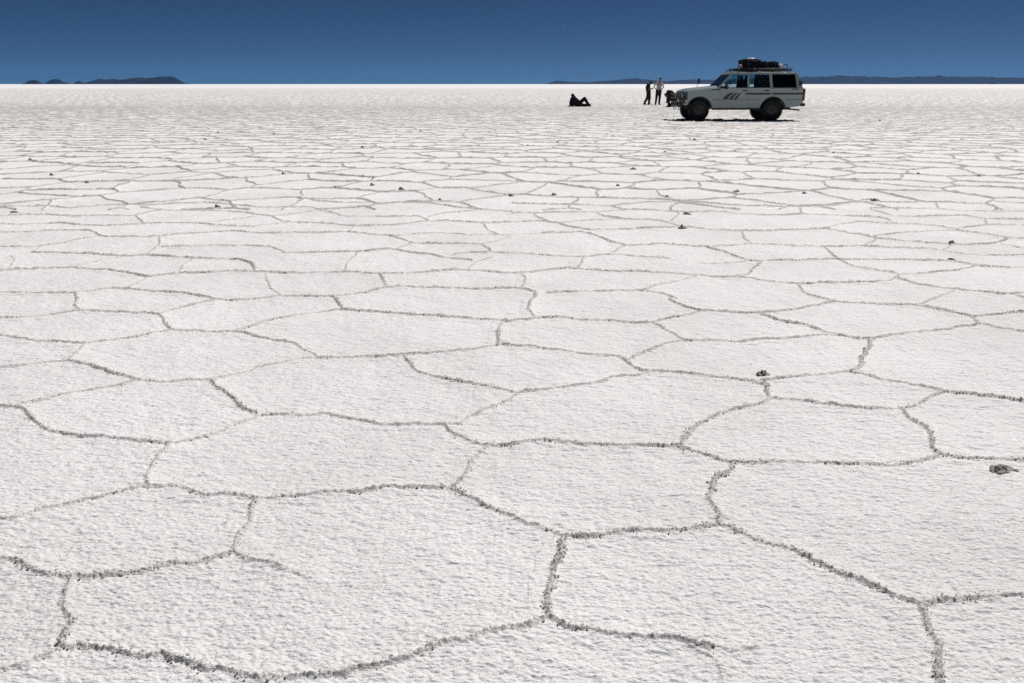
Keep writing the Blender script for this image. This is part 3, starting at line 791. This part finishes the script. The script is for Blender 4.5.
# windscreen and rear screen
mb = MB()
mb.prism([(-.80, 1.225), (.80, 1.225), (.715, 1.72), (-.715, 1.72)], lambda y, z: c_(.68+(z-1.22)*1.04, y, z), lambda y, z: c_(.687+(z-1.22)*1.04, y, z))
mb.build('windscreen', clear, car)
mb = MB()
for pts in ([(-.83, 1.20), (-.66, 1.20), (-.60, 1.72), (-.745, 1.72)], [(.66, 1.20), (.83, 1.20), (.745, 1.72), (.60, 1.72)], [(-.66, 1.20), (.66, 1.20), (.655, 1.27), (-.655, 1.27)], [(-.605, 1.66), (.605, 1.66), (.60, 1.74), (-.60, 1.74)]):
    mb.prism(pts, lambda y, z: c_(3.865-(z-1.20)*.37, y, z), lambda y, z: c_(3.905-(z-1.20)*.37, y, z))
tg = mb.build('tailgate', paint, car, bevel=.008)
mb = MB(); mb.prism([(-.65, 1.272), (.65, 1.272), (.61, 1.658), (-.61, 1.658)], lambda y, z: c_(3.872-(z-1.20)*.37, y, z), lambda y, z: c_(3.878-(z-1.20)*.37, y, z))
mb.build('rear_window', tinted, tg)
# interior
mb = MB(); mb.box(.82-CX0, 3.80-CX0, -.79, .79, 1.2285, 1.242); mb.box(.76-CX0, 1.05-CX0, -.72, .72, 1.215, 1.275, bev=.02)
mb.build('cabin_trim', inner, car)
for sg in (-1, 1):
    mb = MB(); mb.box(1.74-CX0, 1.90-CX0, sg*.40-.25, sg*.40+.25, 1.20, 1.52, Quaternion((0, 1, 0), R(8)).to_matrix(), bev=.05)
    mb.box(1.80-CX0, 1.89-CX0, sg*.40-.13, sg*.40+.13, 1.52, 1.66, bev=.035)
    mb.build('seat', inner, car)
mb = MB(); mb.box(2.60-CX0, 2.74-CX0, -.66, .66, 1.20, 1.60, bev=.06); mb.box(2.17-CX0, 2.64-CX0, -.70, -.22, 1.20, 1.68, bev=.05)
mb.build('rear_seat', inner, car)
mb = MB(); mb.box(2.76-CX0, 3.05-CX0, -.68, .66, 1.20, 1.665, bev=.09); mb.box(3.02-CX0, 3.60-CX0, -.66, .66, 1.20, 1.60, bev=.09)
mb.build('cargo_load', inner, car)
mb = MB(); mb.ring(c_(1.17, -.38, 1.27), (-.9, 0, .5), .19, .014, 28, 8); mb.tube([c_(1.0, -.38, 1.20), c_(1.17, -.38, 1.27)], .02)
mb.build('steering_wheel', inner, car, smooth=True)
# front end
mb = MB(); mb.box(-.605-CX0, -.565-CX0, -.79, .79, .76, 1.05, bev=.012); gr = mb.build('grille', black, car)
mb = MB()
for k in range(6): mb.box(-.618-CX0, -.604-CX0, -.42, .42, .79+.043*k, .806+.043*k)
mb.build('grille_bar', decal, gr)
for sg in (-1, 1):
    mb = MB(); mb.prism([(-.575, .77), (-.47, .77), (-.47, 1.05), (-.56, 1.05)], lambda x, z: c_(x, sg*.845, z), lambda x, z: c_(x, sg*.869, z))
    mb.build('corner_light', decal, car)
for sg in (-1, 1):
    mb = MB(); mb.cyl(c_(-.632, sg*.58, .92), c_(-.60, sg*.58, .92), .10, .105, 28); mb.build('headlight', lampglass, car)
mb = MB(); mb.box(-.74-CX0, -.60-CX0, -.84, .84, .52, .66, bev=.02); mb.build('front_bumper', black, car)
mb = MB()
for z in (.70, .84, .98):
    mb.tube([c_(-.70, -.80, z-.02), c_(-.79, -.66, z), c_(-.80, 0, z), c_(-.79, .66, z), c_(-.70, .80, z-.02)], .028)
for y in (-.42, .42): mb.tube([c_(-.74, y, .56), c_(-.80, y, .75), c_(-.79, y, 1.02)], .03)
for sg in (-1, 1): mb.tube([c_(-.70, sg*.80, .58), c_(-.70, sg*.80, .96)], .028)
mb.build('bull_bar', black, car, smooth=True)
for sg in (-1, 1):
    mb = MB(); mb.ring(c_(-.68, sg*.46, .46), (0, 1, 0), .045, .013, 18, 6); mb.tube([c_(-.66, sg*.46, .50), c_(-.60, sg*.46, .56)], .016)
    mb.build('tow_hook', steel, car, smooth=True)
mb = MB(); mb.box(3.82-CX0, 4.02-CX0, -.86, .86, .545, .66, bev=.02); mb.build('rear_bumper', black, car)
mb = MB(); mb.tube([c_(2.3, -.35, .40), c_(3.2, -.45, .43), c_(3.45, -.55, .44), c_(3.90, -.62, .40)], .03); mb.build('exhaust_pipe', steel, car, smooth=True)
# chassis
mb = MB()
for sg in (-1, 1): mb.box(-.45-CX0, 3.6-CX0, sg*.42-.05, sg*.42+.05, .43, .56)
for x in (0, 2.79): mb.cyl(c_(x, -.62, .40), c_(x, .62, .40), .055); mb.blob(c_(x, .12 if x == 0 else 0, .40), (.15, .14, .14), 2, 0, flat=False, power=1)
mb.box(-.30-CX0, .40-CX0, -.55, .55, .52, .88); mb.box(2.45-CX0, 3.15-CX0, -.58, .58, .50, .88)
mb.tube([c_(.1, .1, .42), c_(1.2, .1, .47), c_(2.7, 0, .42)], .035); mb.box(1.1-CX0, 1.6-CX0, -.25, .3, .43, .55)
mb.build('chassis', black, car)
# wheels: a tyre with tread blocks, a steel rim and hub
def wheel(x, sg):
    wb = bpy.data.objects.new('wheel', None); link(wb, car)
    wb.location = c_(x, sg*.73, .386)
    T = [(.215, -.10), (.235, -.118), (.32, -.128), (.368, -.118), (.384, -.095), (.384, .095), (.368, .118), (.32, .128), (.235, .118), (.215, .10), (.215, -.10)]
    mb = MB(); mb.lathe(T, (0, 0, 0), 48)
    for k in range(36):
        a = 2*math.pi*k/36
        for yy in (-.085, 0, .085):
            a2 = a + (math.pi/36 if yy == 0 else 0)
            q = Quaternion((0, 1, 0), -a2).to_matrix()
            c = q @ Vector((.384, yy, 0))
            mb.box(c.x-.006, c.x+.006, c.y-.034, c.y+.034, c.z-.022, c.z+.022, q)
    mb.build('tyre', rubber, wb)
    s = sg
    mb = MB(); mb.lathe([(.216, s*.105), (.205, s*.112), (.195, s*.08), (.15, s*.06), (.10, s*.085), (.05, s*.09), (.0001, s*.09)], (0, 0, 0), 36)
    mb.lathe([(.216, -s*.10), (.19, -s*.05), (.12, s*.0), (.0001, s*.0)], (0, 0, 0), 36)
    mb.build('rim', rimm, wb, smooth=True)
    mb = MB(); mb.cyl((0, s*.08, 0), (0, s*.135, 0), .048, .036, 20); mb.build('hub', rimm, wb)
    for k in range(6):
        a = 2*math.pi*k/6+.3
        mb = MB(); mb.cyl((.085*math.cos(a), s*.08, .085*math.sin(a)), (.085*math.cos(a), s*.105, .085*math.sin(a)), .013, .011, 8)
        mb.build('wheel_nut', steel, wb)
for x in (0, 2.79):
    for sg in (-1, 1): wheel(x, sg)
# roof rack
mb = MB()
for z in (1.845, 1.90):
    mb.tube([c_(1.44, -.62, z), c_(3.52, -.62, z), c_(3.52, .62, z), c_(1.44, .62, z), c_(1.44, -.62, z)], .02)
for k in range(14):
    x = 1.46+.156*k; mb.tube([c_(x, -.62, 1.845), c_(x, .62, 1.845)], .014)
for x in (1.50, 2.1, 2.8, 3.35):
    for sg in (-1, 1):
        mb.tube([c_(x, sg*.72, 1.765), c_(x, sg*.66, 1.84), c_(x, sg*.62, 1.93)], .017)
mb.tube([c_(1.30, -.55, 1.83), c_(1.44, -.62, 1.90)], .014); mb.tube([c_(1.30, .55, 1.83), c_(1.44, .62, 1.90)], .014); mb.tube([c_(1.30, -.55, 1.83), c_(1.30, .55, 1.83)], .014)
mb.build('roof_rack', black, car, smooth=True)
# --- what is tied on the rack: things of their own
bagm = mat('bag_canvas', (.006, .007, .012), .85, var=.3, scale=9, bump=.4, spec=.08)
bagm2 = mat('bag_canvas_blue', (.008, .011, .022), .8, var=.3, scale=9, bump=.4, spec=.08)
strapm = mat('strap_web', (.05, .05, .055), .8)
palem = mat('pale_sheet', (.72, .72, .74), .6, bump=.3)
pinkm = mat('dusty_pink_cloth', (.38, .26, .27), .85)
RX, RY = 7.115, 31.78+CY0
def bag(name, label, cat, x0, x1, y0, y1, z0, z1, m, seed, straps=2, power=.42, lump=.13):
    cx, cy = (x0+x1)/2, (y0+y1)/2
    t = thing(name, label, cat, (RX+cx, RY+cy, z0))
    hz = z1-z0
    mb = MB(); mb.blob((0, 0, hz*.5), ((x1-x0)/2, (y1-y0)/2, hz/2), 4, lump, 2.2, flat=False, seed=seed, power=power)
    mb.build('shell', m, t, smooth=True)
    for k in range(straps):
        xx = (-.25+.5*k)*(x1-x0)
        n = 40; pts = []
        for i in range(n+1):
            a = 2*math.pi*i/n; ca, sa = math.cos(a), math.sin(a)
            pts.append((xx, math.copysign(abs(ca)**power, ca)*((y1-y0)/2+.004), hz/2+math.copysign(abs(sa)**power, sa)*(hz/2+.006)))
        mb = MB(); mb.tube(pts, .014, 6); mb.build('strap', strapm, t, smooth=True)
    return t
bag('travel_bag', 'tall bulging black bag at the front of the roof rack', 'bag', 1.64, 2.36, -.50, .45, 1.87, 2.25, bagm, 3, power=.34)
bag('duffel_bag', 'lower dark blue duffel on the roof rack behind the tall bag', 'bag', 2.37, 3.03, -.48, .45, 1.87, 2.17, bagm2, 5, power=.34)
bag('rolled_sheet', 'small white bundle lying on top of the tall roof bag', 'bundle', 1.90, 2.17, -.25, .1, 2.225, 2.30, palem, 8, 0, .7)
bag('cloth_bundle', 'small dusty pink bundle wedged in front of the tall roof bag', 'bundle', 1.53, 1.66, -.45, -.15, 1.87, 2.06, pinkm, 11, 0, .7)
t = thing('jerry_can', 'pale plastic can behind the duffel on the roof rack', 'can', (RX+3.10, RY-.32, 1.871))
mb = MB(); mb.box(-.07, .07, -.15, .15, 0, .19, bev=.025); mb.build('can_body', palem, t)
mb = MB(); mb.tube([(0, -.09, .185), (0, -.07, .225), (0, .05, .225), (0, .07, .185)], .012); mb.build('handle', palem, t, smooth=True)
mb = MB(); mb.cyl((0, .11, .185), (0, .11, .215), .022); mb.build('cap', black, t)
o = MB().ring((0, 0, .105), (0, 1, .15), .092, .013, 30, 8).ring((.02, .03, .10), (.12, 1, -.1), .088, .013, 30, 8).build('rope_coil', black, smooth=True)
o.location = (RX+3.25, RY-.40, 1.871); tag(o, 'thin dark loop of rope standing at the rear of the roof rack', 'rope')

# ------------------------------------------------------------------ people
def remesh(name, caps, m, parent, voxel=.009, ell=(), smooth=4):
    """one continuous skin: tapered limbs and ellipsoids fused by a voxel remesh"""
    bm = bmesh.new()
    for p0, r0, p1, r1 in caps:
        t = bmesh.new()
        for p, r in ((p0, r0), (p1, r1)):
            bmesh.ops.create_icosphere(t, subdivisions=2, radius=r, matrix=Matrix.Translation(Vector(p)))
        bmesh.ops.convex_hull(t, input=t.verts)
        bad = [v for v in t.verts if not v.link_faces]
        bmesh.ops.delete(t, geom=bad, context='VERTS')
        tm = bpy.data.meshes.new('t'); t.to_mesh(tm); t.free(); bm.from_mesh(tm); bpy.data.meshes.remove(tm)
    for c, rad, M in ell:
        bmesh.ops.create_icosphere(bm, subdivisions=3, radius=1, matrix=Matrix.Translation(Vector(c)) @ M.to_4x4() @ Matrix.Diagonal((*rad, 1)))
    me = bpy.data.meshes.new(name); bm.to_mesh(me); bm.free()
    o = bpy.data.objects.new(name, me); link(o)
    r = o.modifiers.new('r', 'REMESH'); r.mode = 'VOXEL'; r.voxel_size = voxel; r.use_smooth_shade = True
    s = o.modifiers.new('s', 'SMOOTH'); s.iterations = smooth; s.factor = .5
    dg = bpy.context.evaluated_depsgraph_get(); dg.update()
    nm = bpy.data.meshes.new_from_object(o.evaluated_get(dg))
    nm.name = name; nm.materials.clear(); nm.materials.append(m)
    nm.polygons.foreach_set('use_smooth', [True]*len(nm.polygons))
    COL.objects.unlink(o); bpy.data.objects.remove(o)
    return link(bpy.data.objects.new(name, nm), parent)

skin = mat('skin', (.24, .13, .085), .6, var=.1)
hairm = mat('hair', (.010, .008, .008), .7, var=.4, scale=60, bump=.6)
shoem = mat('shoe', (.016, .015, .015), .7)
eyem = mat('eye', (.02, .015, .012), .2)
def V3(*a): return Vector(a)
def hand_caps(wr, d, lat, curl):
    """palm and five bent fingers; d along the hand, lat to the thumb's side, curl to the palm side"""
    d, lat, curl = Vector(d).normalized(), Vector(lat).normalized(), Vector(curl).normalized()
    out = [(wr, .026, wr+d*.03, .024)]
    for k, (o, ln) in enumerate(((.030, .92), (.010, 1.0), (-.010, .94), (-.029, .76))):
        kn = wr + d*.085 + lat*o
        out.append((wr+d*.012+lat*o*.6, .017, kn, .013))
        m1 = kn + (d*.85+curl*.5).normalized()*.042*ln
        m2 = m1 + (d*.45+curl*.9).normalized()*.034*ln
        out += [(kn, .0105, m1, .0095), (m1, .0095, m2, .008)]
    tb = wr + d*.025 + lat*.03
    t1 = tb + (d*.6+lat*.7+curl*.3).normalized()*.038
    t2 = t1 + (d*.9+lat*.2+curl*.5).normalized()*.030
    out += [(wr+d*.012, .02, tb, .015), (tb, .015, t1, .0115), (t1, .0115, t2, .0095)]
    return out
def person(label, loc, rz, J, shirt, trousers, group=None, hair_long=False, bare_arms=True, hood=False, bulk=0.0, extra=()):
    t = thing('person', label, 'person', loc, rz, group)
    J = {k: Vector(v) for k, v in J.items()}
    hd, f = J['head'], J['face'].normalized()
    side = (J['shL']-J['shR']).normalized()
    up = f.cross(side)
    up = up if up.dot(hd-J['neck']) > 0 else -up
    up.normalize(); sd = up.cross(f).normalized()
    M = Matrix((sd, f, up)).transposed()
    ch, pv = J['chest'], J['pelvis']
    wa = (ch*.42+pv*.58) + J.get('bend', Vector((0, 0, 0)))
    w1 = side*.062
    torso = [(J['shL']-side*.02, .062, J['shR']+side*.02, .062)]
    for q in (-1, 1):
        torso += [(ch+q*w1, .112, wa+q*w1*.75, .102), (wa+q*w1*.75, .102, pv+q*w1*.9, .112)]
    torso += [((J['shL']+J['shR'])/2, .075, ch, .12)]
    legs, arms, hands, feet = [], [], [], []
    for S in 'LR':
        legs += [(J['hip'+S], .092, J['knee'+S], .060), (J['knee'+S], .058, J['ankle'+S], .040)]
        arms += [(J['sh'+S], .056, J['el'+S], .040), (J['el'+S], .040, J['wr'+S], .027)]
        dr = (J['wr'+S]-J['el'+S]).normalized()
        hdv = J.get('hd'+S, dr)
        cu = J.get('cu'+S, Vector((0, 0, -1)))
        lt = hdv.cross(cu)
        if lt.length < .1: lt = hdv.cross(Vector((0, 1, .2)))
        if lt.dot(f) < 0: lt = -lt
        cu2 = lt.cross(hdv); cu2 = cu2 if cu2.dot(cu) > 0 else -cu2
        hands += hand_caps(J['wr'+S], hdv, lt, cu2)
        an = J['ankle'+S]; toe = J['toe'+S]; bk = (an-toe); bk.z = 0
        bk = bk.normalized() if bk.length > .01 else Vector((0, 0, 0))
        heel = an + bk*.035 + Vector((0, 0, -.045))
        feet += [(an, .042, heel, .036), (heel, .034, toe, .026), (an, .040, toe*.55+an*.45, .036)]
    neck = [((J['shL']+J['shR'])/2, .064, J['neck'], .056), (J['neck'], .055, hd-up*.05, .055)]
    H = lambda a, b, c: hd + sd*a + f*b + up*c
    head_e = [(hd+up*.03-f*.008, (.076, .096, .090), M), (H(0, .02, -.045), (.060, .072, .070), M), (H(0, .055, -.085), (.036, .034, .028), M),
              (H(.078, -.005, -.01), (.012, .022, .032), M), (H(-.078, -.005, -.01), (.012, .022, .032), M)]
    nose = [(H(0, .085, .012), .011, H(0, .108, -.022), .015), (H(-.02, .082, -.058), .010, H(.02, .082, -.058), .010),
            (H(-.03, .078, .028), .013, H(.03, .078, .028), .013)]
    bc = [(a, r0*.93, b, r1*.93) for a, r0, b, r1 in torso+legs] + arms + hands + neck + nose + [(a, r0*.9, b, r1*.9) for a, r0, b, r1 in feet]
    remesh('body', bc, skin, t, .0075, head_e)
    inf = lambda c, k: [(a, r0+k, b, r1+k) for a, r0, b, r1 in c]
    sl_ = []
    for S in 'LR':
        if bare_arms:
            sl_ += [(J['sh'+S], .066, J['sh'+S]*.45+J['el'+S]*.55, .058)]
        else:
            sl_ += [(J['sh'+S], .067+bulk, J['el'+S], .054+bulk), (J['el'+S], .054+bulk, J['el'+S]*.12+J['wr'+S]*.88, .040)]
    remesh('shirt', list(extra)+inf(torso[:-1], .014+bulk)+sl_+[((J['shL']+J['shR'])/2, .085, ch, .128)], shirt, t, .012)
    tr = [(wa*.35+pv*.65+q*w1*.9, .118, pv+q*w1, .128) for q in (-1, 1)]
    for S in 'LR':
        tr += [(J['hip'+S], .115+bulk*.4, J['knee'+S], .084+bulk*.4), (J['knee'+S], .083+bulk*.4, J['ankle'+S]+Vector((0, 0, .03)), .068+bulk*.3), (pv, .12, J['hip'+S], .112)]
    remesh('trousers', tr, trousers, t, .012)
    for S, i in (('L', 0), ('R', 3)):
        remesh('shoe', inf(feet[i:i+3], .010), shoem, t, .010)
    hr = [(hd+up*.045-f*.022, (.088, .100, .088), M), (hd-f*.055-up*.02, (.074, .055, .07), M)]
    if hair_long: hr += [(hd-f*.07-up*.10, (.07, .045, .10), M)]
    if hood: hr = [(hd+up*.03-f*.03, (.11, .105, .115), M), (hd-f*.05-up*.09, (.10, .085, .10), M)]
    remesh('hood' if hood else 'hair', [], shirt if hood else hairm, t, .009, hr)
    for q in (-1, 1):
        MB().blob(H(q*.030, .083, .008), (.011, .008, .007), 2, 0, flat=False, power=1).build('eye', eyem, t, smooth=True)
    return t
navy = mat('navy_cloth', (.018, .020, .032), .9, bump=.3, spec=.08)
darkc = mat('black_cloth', (.012, .012, .014), .9, bump=.3, spec=.08)
brownc = mat('dark_brown_cloth', (.028, .020, .020), .9, bump=.3, spec=.08)
pale = mat('pale_shirt', (.36, .31, .295), .85, bump=.3)
# 1: walking slowly to the right, back hunched, looking down at what is in front of the chest
person('person in dark clothes standing stooped with bowed head, left of the pale top', (9.33, 57.14, 0), 0, dict(
    head=(.155, -.02, 1.435), face=(.75, -.05, -.66), neck=(.05, 0, 1.37), shL=(-.06, .16, 1.29), shR=(-.04, -.17, 1.28), chest=(-.075, 0, 1.16), pelvis=(-.02, 0, .86), bend=(-.02, 0, 0),
    elL=(-.02, .22, 1.00), wrL=(.17, .10, 1.06), elR=(.0, -.24, .99), wrR=(.19, -.11, 1.05), cuL=(0, -1, 0), cuR=(0, 1, 0),
    hipL=(-.02, .10, .84), kneeL=(-.06, .11, .46), ankleL=(-.24, .11, .10), toeL=(-.12, .12, .03),
    hipR=(-.01, -.10, .84), kneeR=(.05, -.11, .46), ankleR=(.02, -.11, .085), toeR=(.19, -.12, .03)), navy, brownc, 'people standing by the car', bare_arms=True, bulk=.03)
# 2: hands on hips
person('standing person in a pale top and dark trousers with both hands on the hips', (9.86, 56.32, 0), 0, dict(
    head=(.09, 0, 1.63), face=(.45, -.85, -.30), neck=(.045, 0, 1.50), shL=(.19, -.06, 1.42), shR=(-.17, .06, 1.42), chest=(.01, 0, 1.27), pelvis=(0, 0, .95),
    elL=(.33, .10, 1.16), wrL=(.19, .0, 1.02), elR=(-.32, .18, 1.18), wrR=(-.19, .09, 1.03), hdL=(-.7, -.5, -.3), hdR=(.7, -.5, -.3), cuL=(-.6, .4, -.2), cuR=(.6, .4, -.2),
    hipL=(.09, 0, .92), kneeL=(.08, -.03, .50), ankleL=(.07, .02, .085), toeL=(.13, -.16, .03),
    hipR=(-.09, .02, .92), kneeR=(-.13, -.01, .50), ankleR=(-.16, .04, .085), toeR=(-.20, -.15, .03)), pale, brownc, 'people standing by the car', bare_arms=True)
# 3: kneeling, bent over the ground in front of the bumper
person('person in dark clothes kneeling and bent over the ground in front of the car bumper', (9.80, 51.38, 0), 0, dict(
    head=(-.34, 0, .70), face=(-.55, 0, -.83), neck=(-.25, 0, .82), shL=(-.19, -.17, .88), shR=(-.19, .17, .88), chest=(-.08, 0, .82), pelvis=(.20, 0, .52), bend=(-.03, 0, .09),
    elL=(-.20, -.22, .58), wrL=(-.28, -.14, .34), elR=(-.18, .22, .58), wrR=(-.26, .12, .33), cuL=(0, 1, -.2), cuR=(0, -1, -.2),
    hipL=(.19, -.10, .49), kneeL=(-.02, -.13, .10), ankleL=(.42, -.12, .085), toeL=(.50, -.12, .03),
    hipR=(.19, .10, .49), kneeR=(-.17, .14, .46), ankleR=(-.10, .14, .09), toeR=(-.25, .15, .03)), navy, darkc, bare_arms=False, bulk=.05, extra=[((-.12, -.08, .80), .17, (.16, -.05, .56), .17), ((-.12, .08, .80), .17, (.16, .05, .56), .17)])
# 4: reclining on the elbows, one knee up
person('person in black reclining on straight arms with one knee raised, alone on the salt', (3.80, 51.84, 0), 0, dict(
    head=(-.01, 0, .655), face=(.85, -.05, .10), neck=(-.03, 0, .56), shL=(-.05, .18, .47), shR=(-.05, -.18, .47), chest=(.04, 0, .37), pelvis=(.27, 0, .125), bend=(0, 0, -.02),
    elL=(-.13, .25, .25), wrL=(-.19, .24, .05), elR=(-.13, -.25, .25), wrR=(-.19, -.24, .05), hdL=(-.6, .1, -.12), hdR=(-.6, -.1, -.12),
    hipL=(.29, .10, .12), kneeL=(.68, .11, .085), ankleL=(1.02, .13, .07), toeL=(1.10, .14, .16),
    hipR=(.29, -.10, .13), kneeR=(.69, -.10, .50), ankleR=(.95, -.10, .09), toeR=(1.09, -.11, .03)), darkc, darkc, hood=True, bare_arms=False, bulk=.055, extra=[((-.07, -.10, .32), .15, (-.03, -.08, .13), .12), ((-.07, .10, .32), .15, (-.03, .08, .13), .12), ((.02, -.12, .48), .17, (.24, -.06, .24), .22), ((.02, .12, .48), .17, (.24, .06, .24), .22), ((-.01, 0, .58), .12, (.04, 0, .48), .17), ((-.06, -.16, .40), .10, (-.12, -.18, .12), .10), ((-.06, .16, .40), .10, (-.12, .18, .12), .10)])

# ------------------------------------------------------------------ far hills across the flat
hillm, nt, b = node_mat('hill_rock')
N, L = nt.nodes, nt.links
tc = N.new('ShaderNodeTexCoord')
nz = N.new('ShaderNodeTexNoise'); nz.inputs['Scale'].default_value = .006; nz.inputs['Detail'].default_value = 7
L.new(tc.outputs['Object'], nz.inputs['Vector'])
rp = N.new('ShaderNodeValToRGB')
rp.color_ramp.elements[0].position = .35; rp.color_ramp.elements[0].color = (.009, .010, .011, 1)
rp.color_ramp.elements[1].position = .68; rp.color_ramp.elements[1].color = (.024, .026, .026, 1)
L.new(nz.outputs['Fac'], rp.inputs[0]); L.new(rp.outputs[0], b.inputs['Base Color'])
b.inputs['Roughness'].default_value = .95; b.inputs['Specular IOR Level'].default_value = .1
def hills(sil, D, depth, seed):
    """sil: skyline of the range as sideways and upward slopes in 1/800, turned into metres at its distance D; the ridge has real depth behind it"""
    S = np.array(sil, float)
    m = 22
    f = (D+depth/2)*.9519/800; S[:, 0] *= f; S[:, 1] *= f/1.0505
    n = max(24, int((S[-1, 0]-S[0, 0])/18))
    xs = np.linspace(S[0, 0], S[-1, 0], n)
    hs = np.interp(xs, S[:, 0], S[:, 1])
    k = np.array([.25, .5, .25]); hs[1:-1] = np.convolve(hs, k, 'valid')
    T = np.linspace(-1, 1, m)
    Xg = np.repeat(xs[:, None], m, 1); Tg = np.repeat(T[None], n, 0)
    sp = perlin(Xg/240+seed, Tg*1.2, 3)*.5
    prof = np.clip(1-np.abs(Tg+sp*.35)**1.25, 0, 1)
    rough = 1+.10*perlin(Xg/70+seed, Tg*2.5, 5)+.05*perlin(Xg/28+seed, Tg*5, 6)
    Zg = hs[:, None]*prof*rough - 2*(np.abs(Tg) > .97)
    Yg = D + (Tg+1)*depth/2
    co = np.stack([Xg, Yg, Zg], -1).reshape(-1, 3)
    i = np.arange(n-1)[:, None]*m+np.arange(m-1)[None]
    q = np.stack([i, i+m, i+m+1, i+1], -1).reshape(-1, 4)
    me = bpy.data.meshes.new('hills'); me.from_pydata(co.tolist(), [], q.tolist()); me.materials.append(hillm)
    me.polygons.foreach_set('use_smooth', [True]*len(me.polygons)); me.update()
    return tag(link(bpy.data.objects.new('hills', me)), kind='structure')
L6 = lambda pts: [(p-512, h) for p, h in pts]
hills(L6([(25.2, 0), (26.2, 1.8), (29, 3.3), (34, 4.2), (38, 3.8), (40, 2.4), (41, 0)]), 6300, 110, 1)
hills(L6([(46.3, 0), (47.3, 2.0), (49.5, 3.6), (53, 5.2), (56, 5.7), (60, 4.6), (63, 2.2), (67, 1.3), (70, 0)]), 6300, 120, 4)
hills(L6([(75.3, 0), (76.2, 1.9), (78.5, 3.9), (80.5, 2.6), (83.5, 1.2), (84.3, 0)]), 6300, 90, 9)
hills(L6([(88.3, 0), (89.5, 1.6), (93, 3.4), (99, 5.4), (108, 4.9), (116, 5.2), (121, 4.3), (128, 5.4), (138, 6.6), (148, 6.2), (155, 6.9), (163, 7.5), (170, 8.1), (174, 7.4), (178, 5.2), (181, 2.6), (183, .8), (184, 0)]), 6300, 320, 14)
hills([(p-512, h) for p, h in [(546, 0), (551, 1.8), (557, 3.6), (563, 3.0), (568, 2.3), (580, 2.0), (590, 2.0), (598, 2.9), (607, 3.4), (616, 4.3), (626, 5.0), (636, 6.2), (643, 5.0), (649, 4.3), (659, 3.4),
    (667, 2.8), (677, 4.0), (684, 4.5), (692, 4.6), (705, 4.4), (718, 4.6), (740, 5.4), (770, 6.6), (800, 7.3), (822, 7.6), (839, 8.6), (858, 7.8), (875, 7.6), (887, 6.6), (905, 7.2), (923, 7.7), (942, 8.2), (955, 7.3), (970, 7.4), (994, 6.6), (1024, 6.8), (1080, 6), (1150, 6.5), (1240, 4), (1350, 4.5), (1450, 0)]], 8600, 1400, 22)

# ------------------------------------------------------------------ the air
mb = MB(); mb.box(-11500, 11500, -600, 11200, -1.2, 170)
hz = bpy.data.materials.new('haze_air'); hz.use_nodes = True
nt = hz.node_tree; nt.nodes.remove(nt.nodes['Principled BSDF'])
pv = nt.nodes.new('ShaderNodeVolumePrincipled')
pv.inputs['Color'].default_value = HAZE_COL; pv.inputs['Density'].default_value = HAZE
pv.inputs['Anisotropy'].default_value = 0.0
nt.links.new(pv.outputs[0], nt.nodes['Material Output'].inputs['Volume'])
o = mb.build('haze', hz); tag(o, 'thin bluish air over the salt flat', kind='stuff')
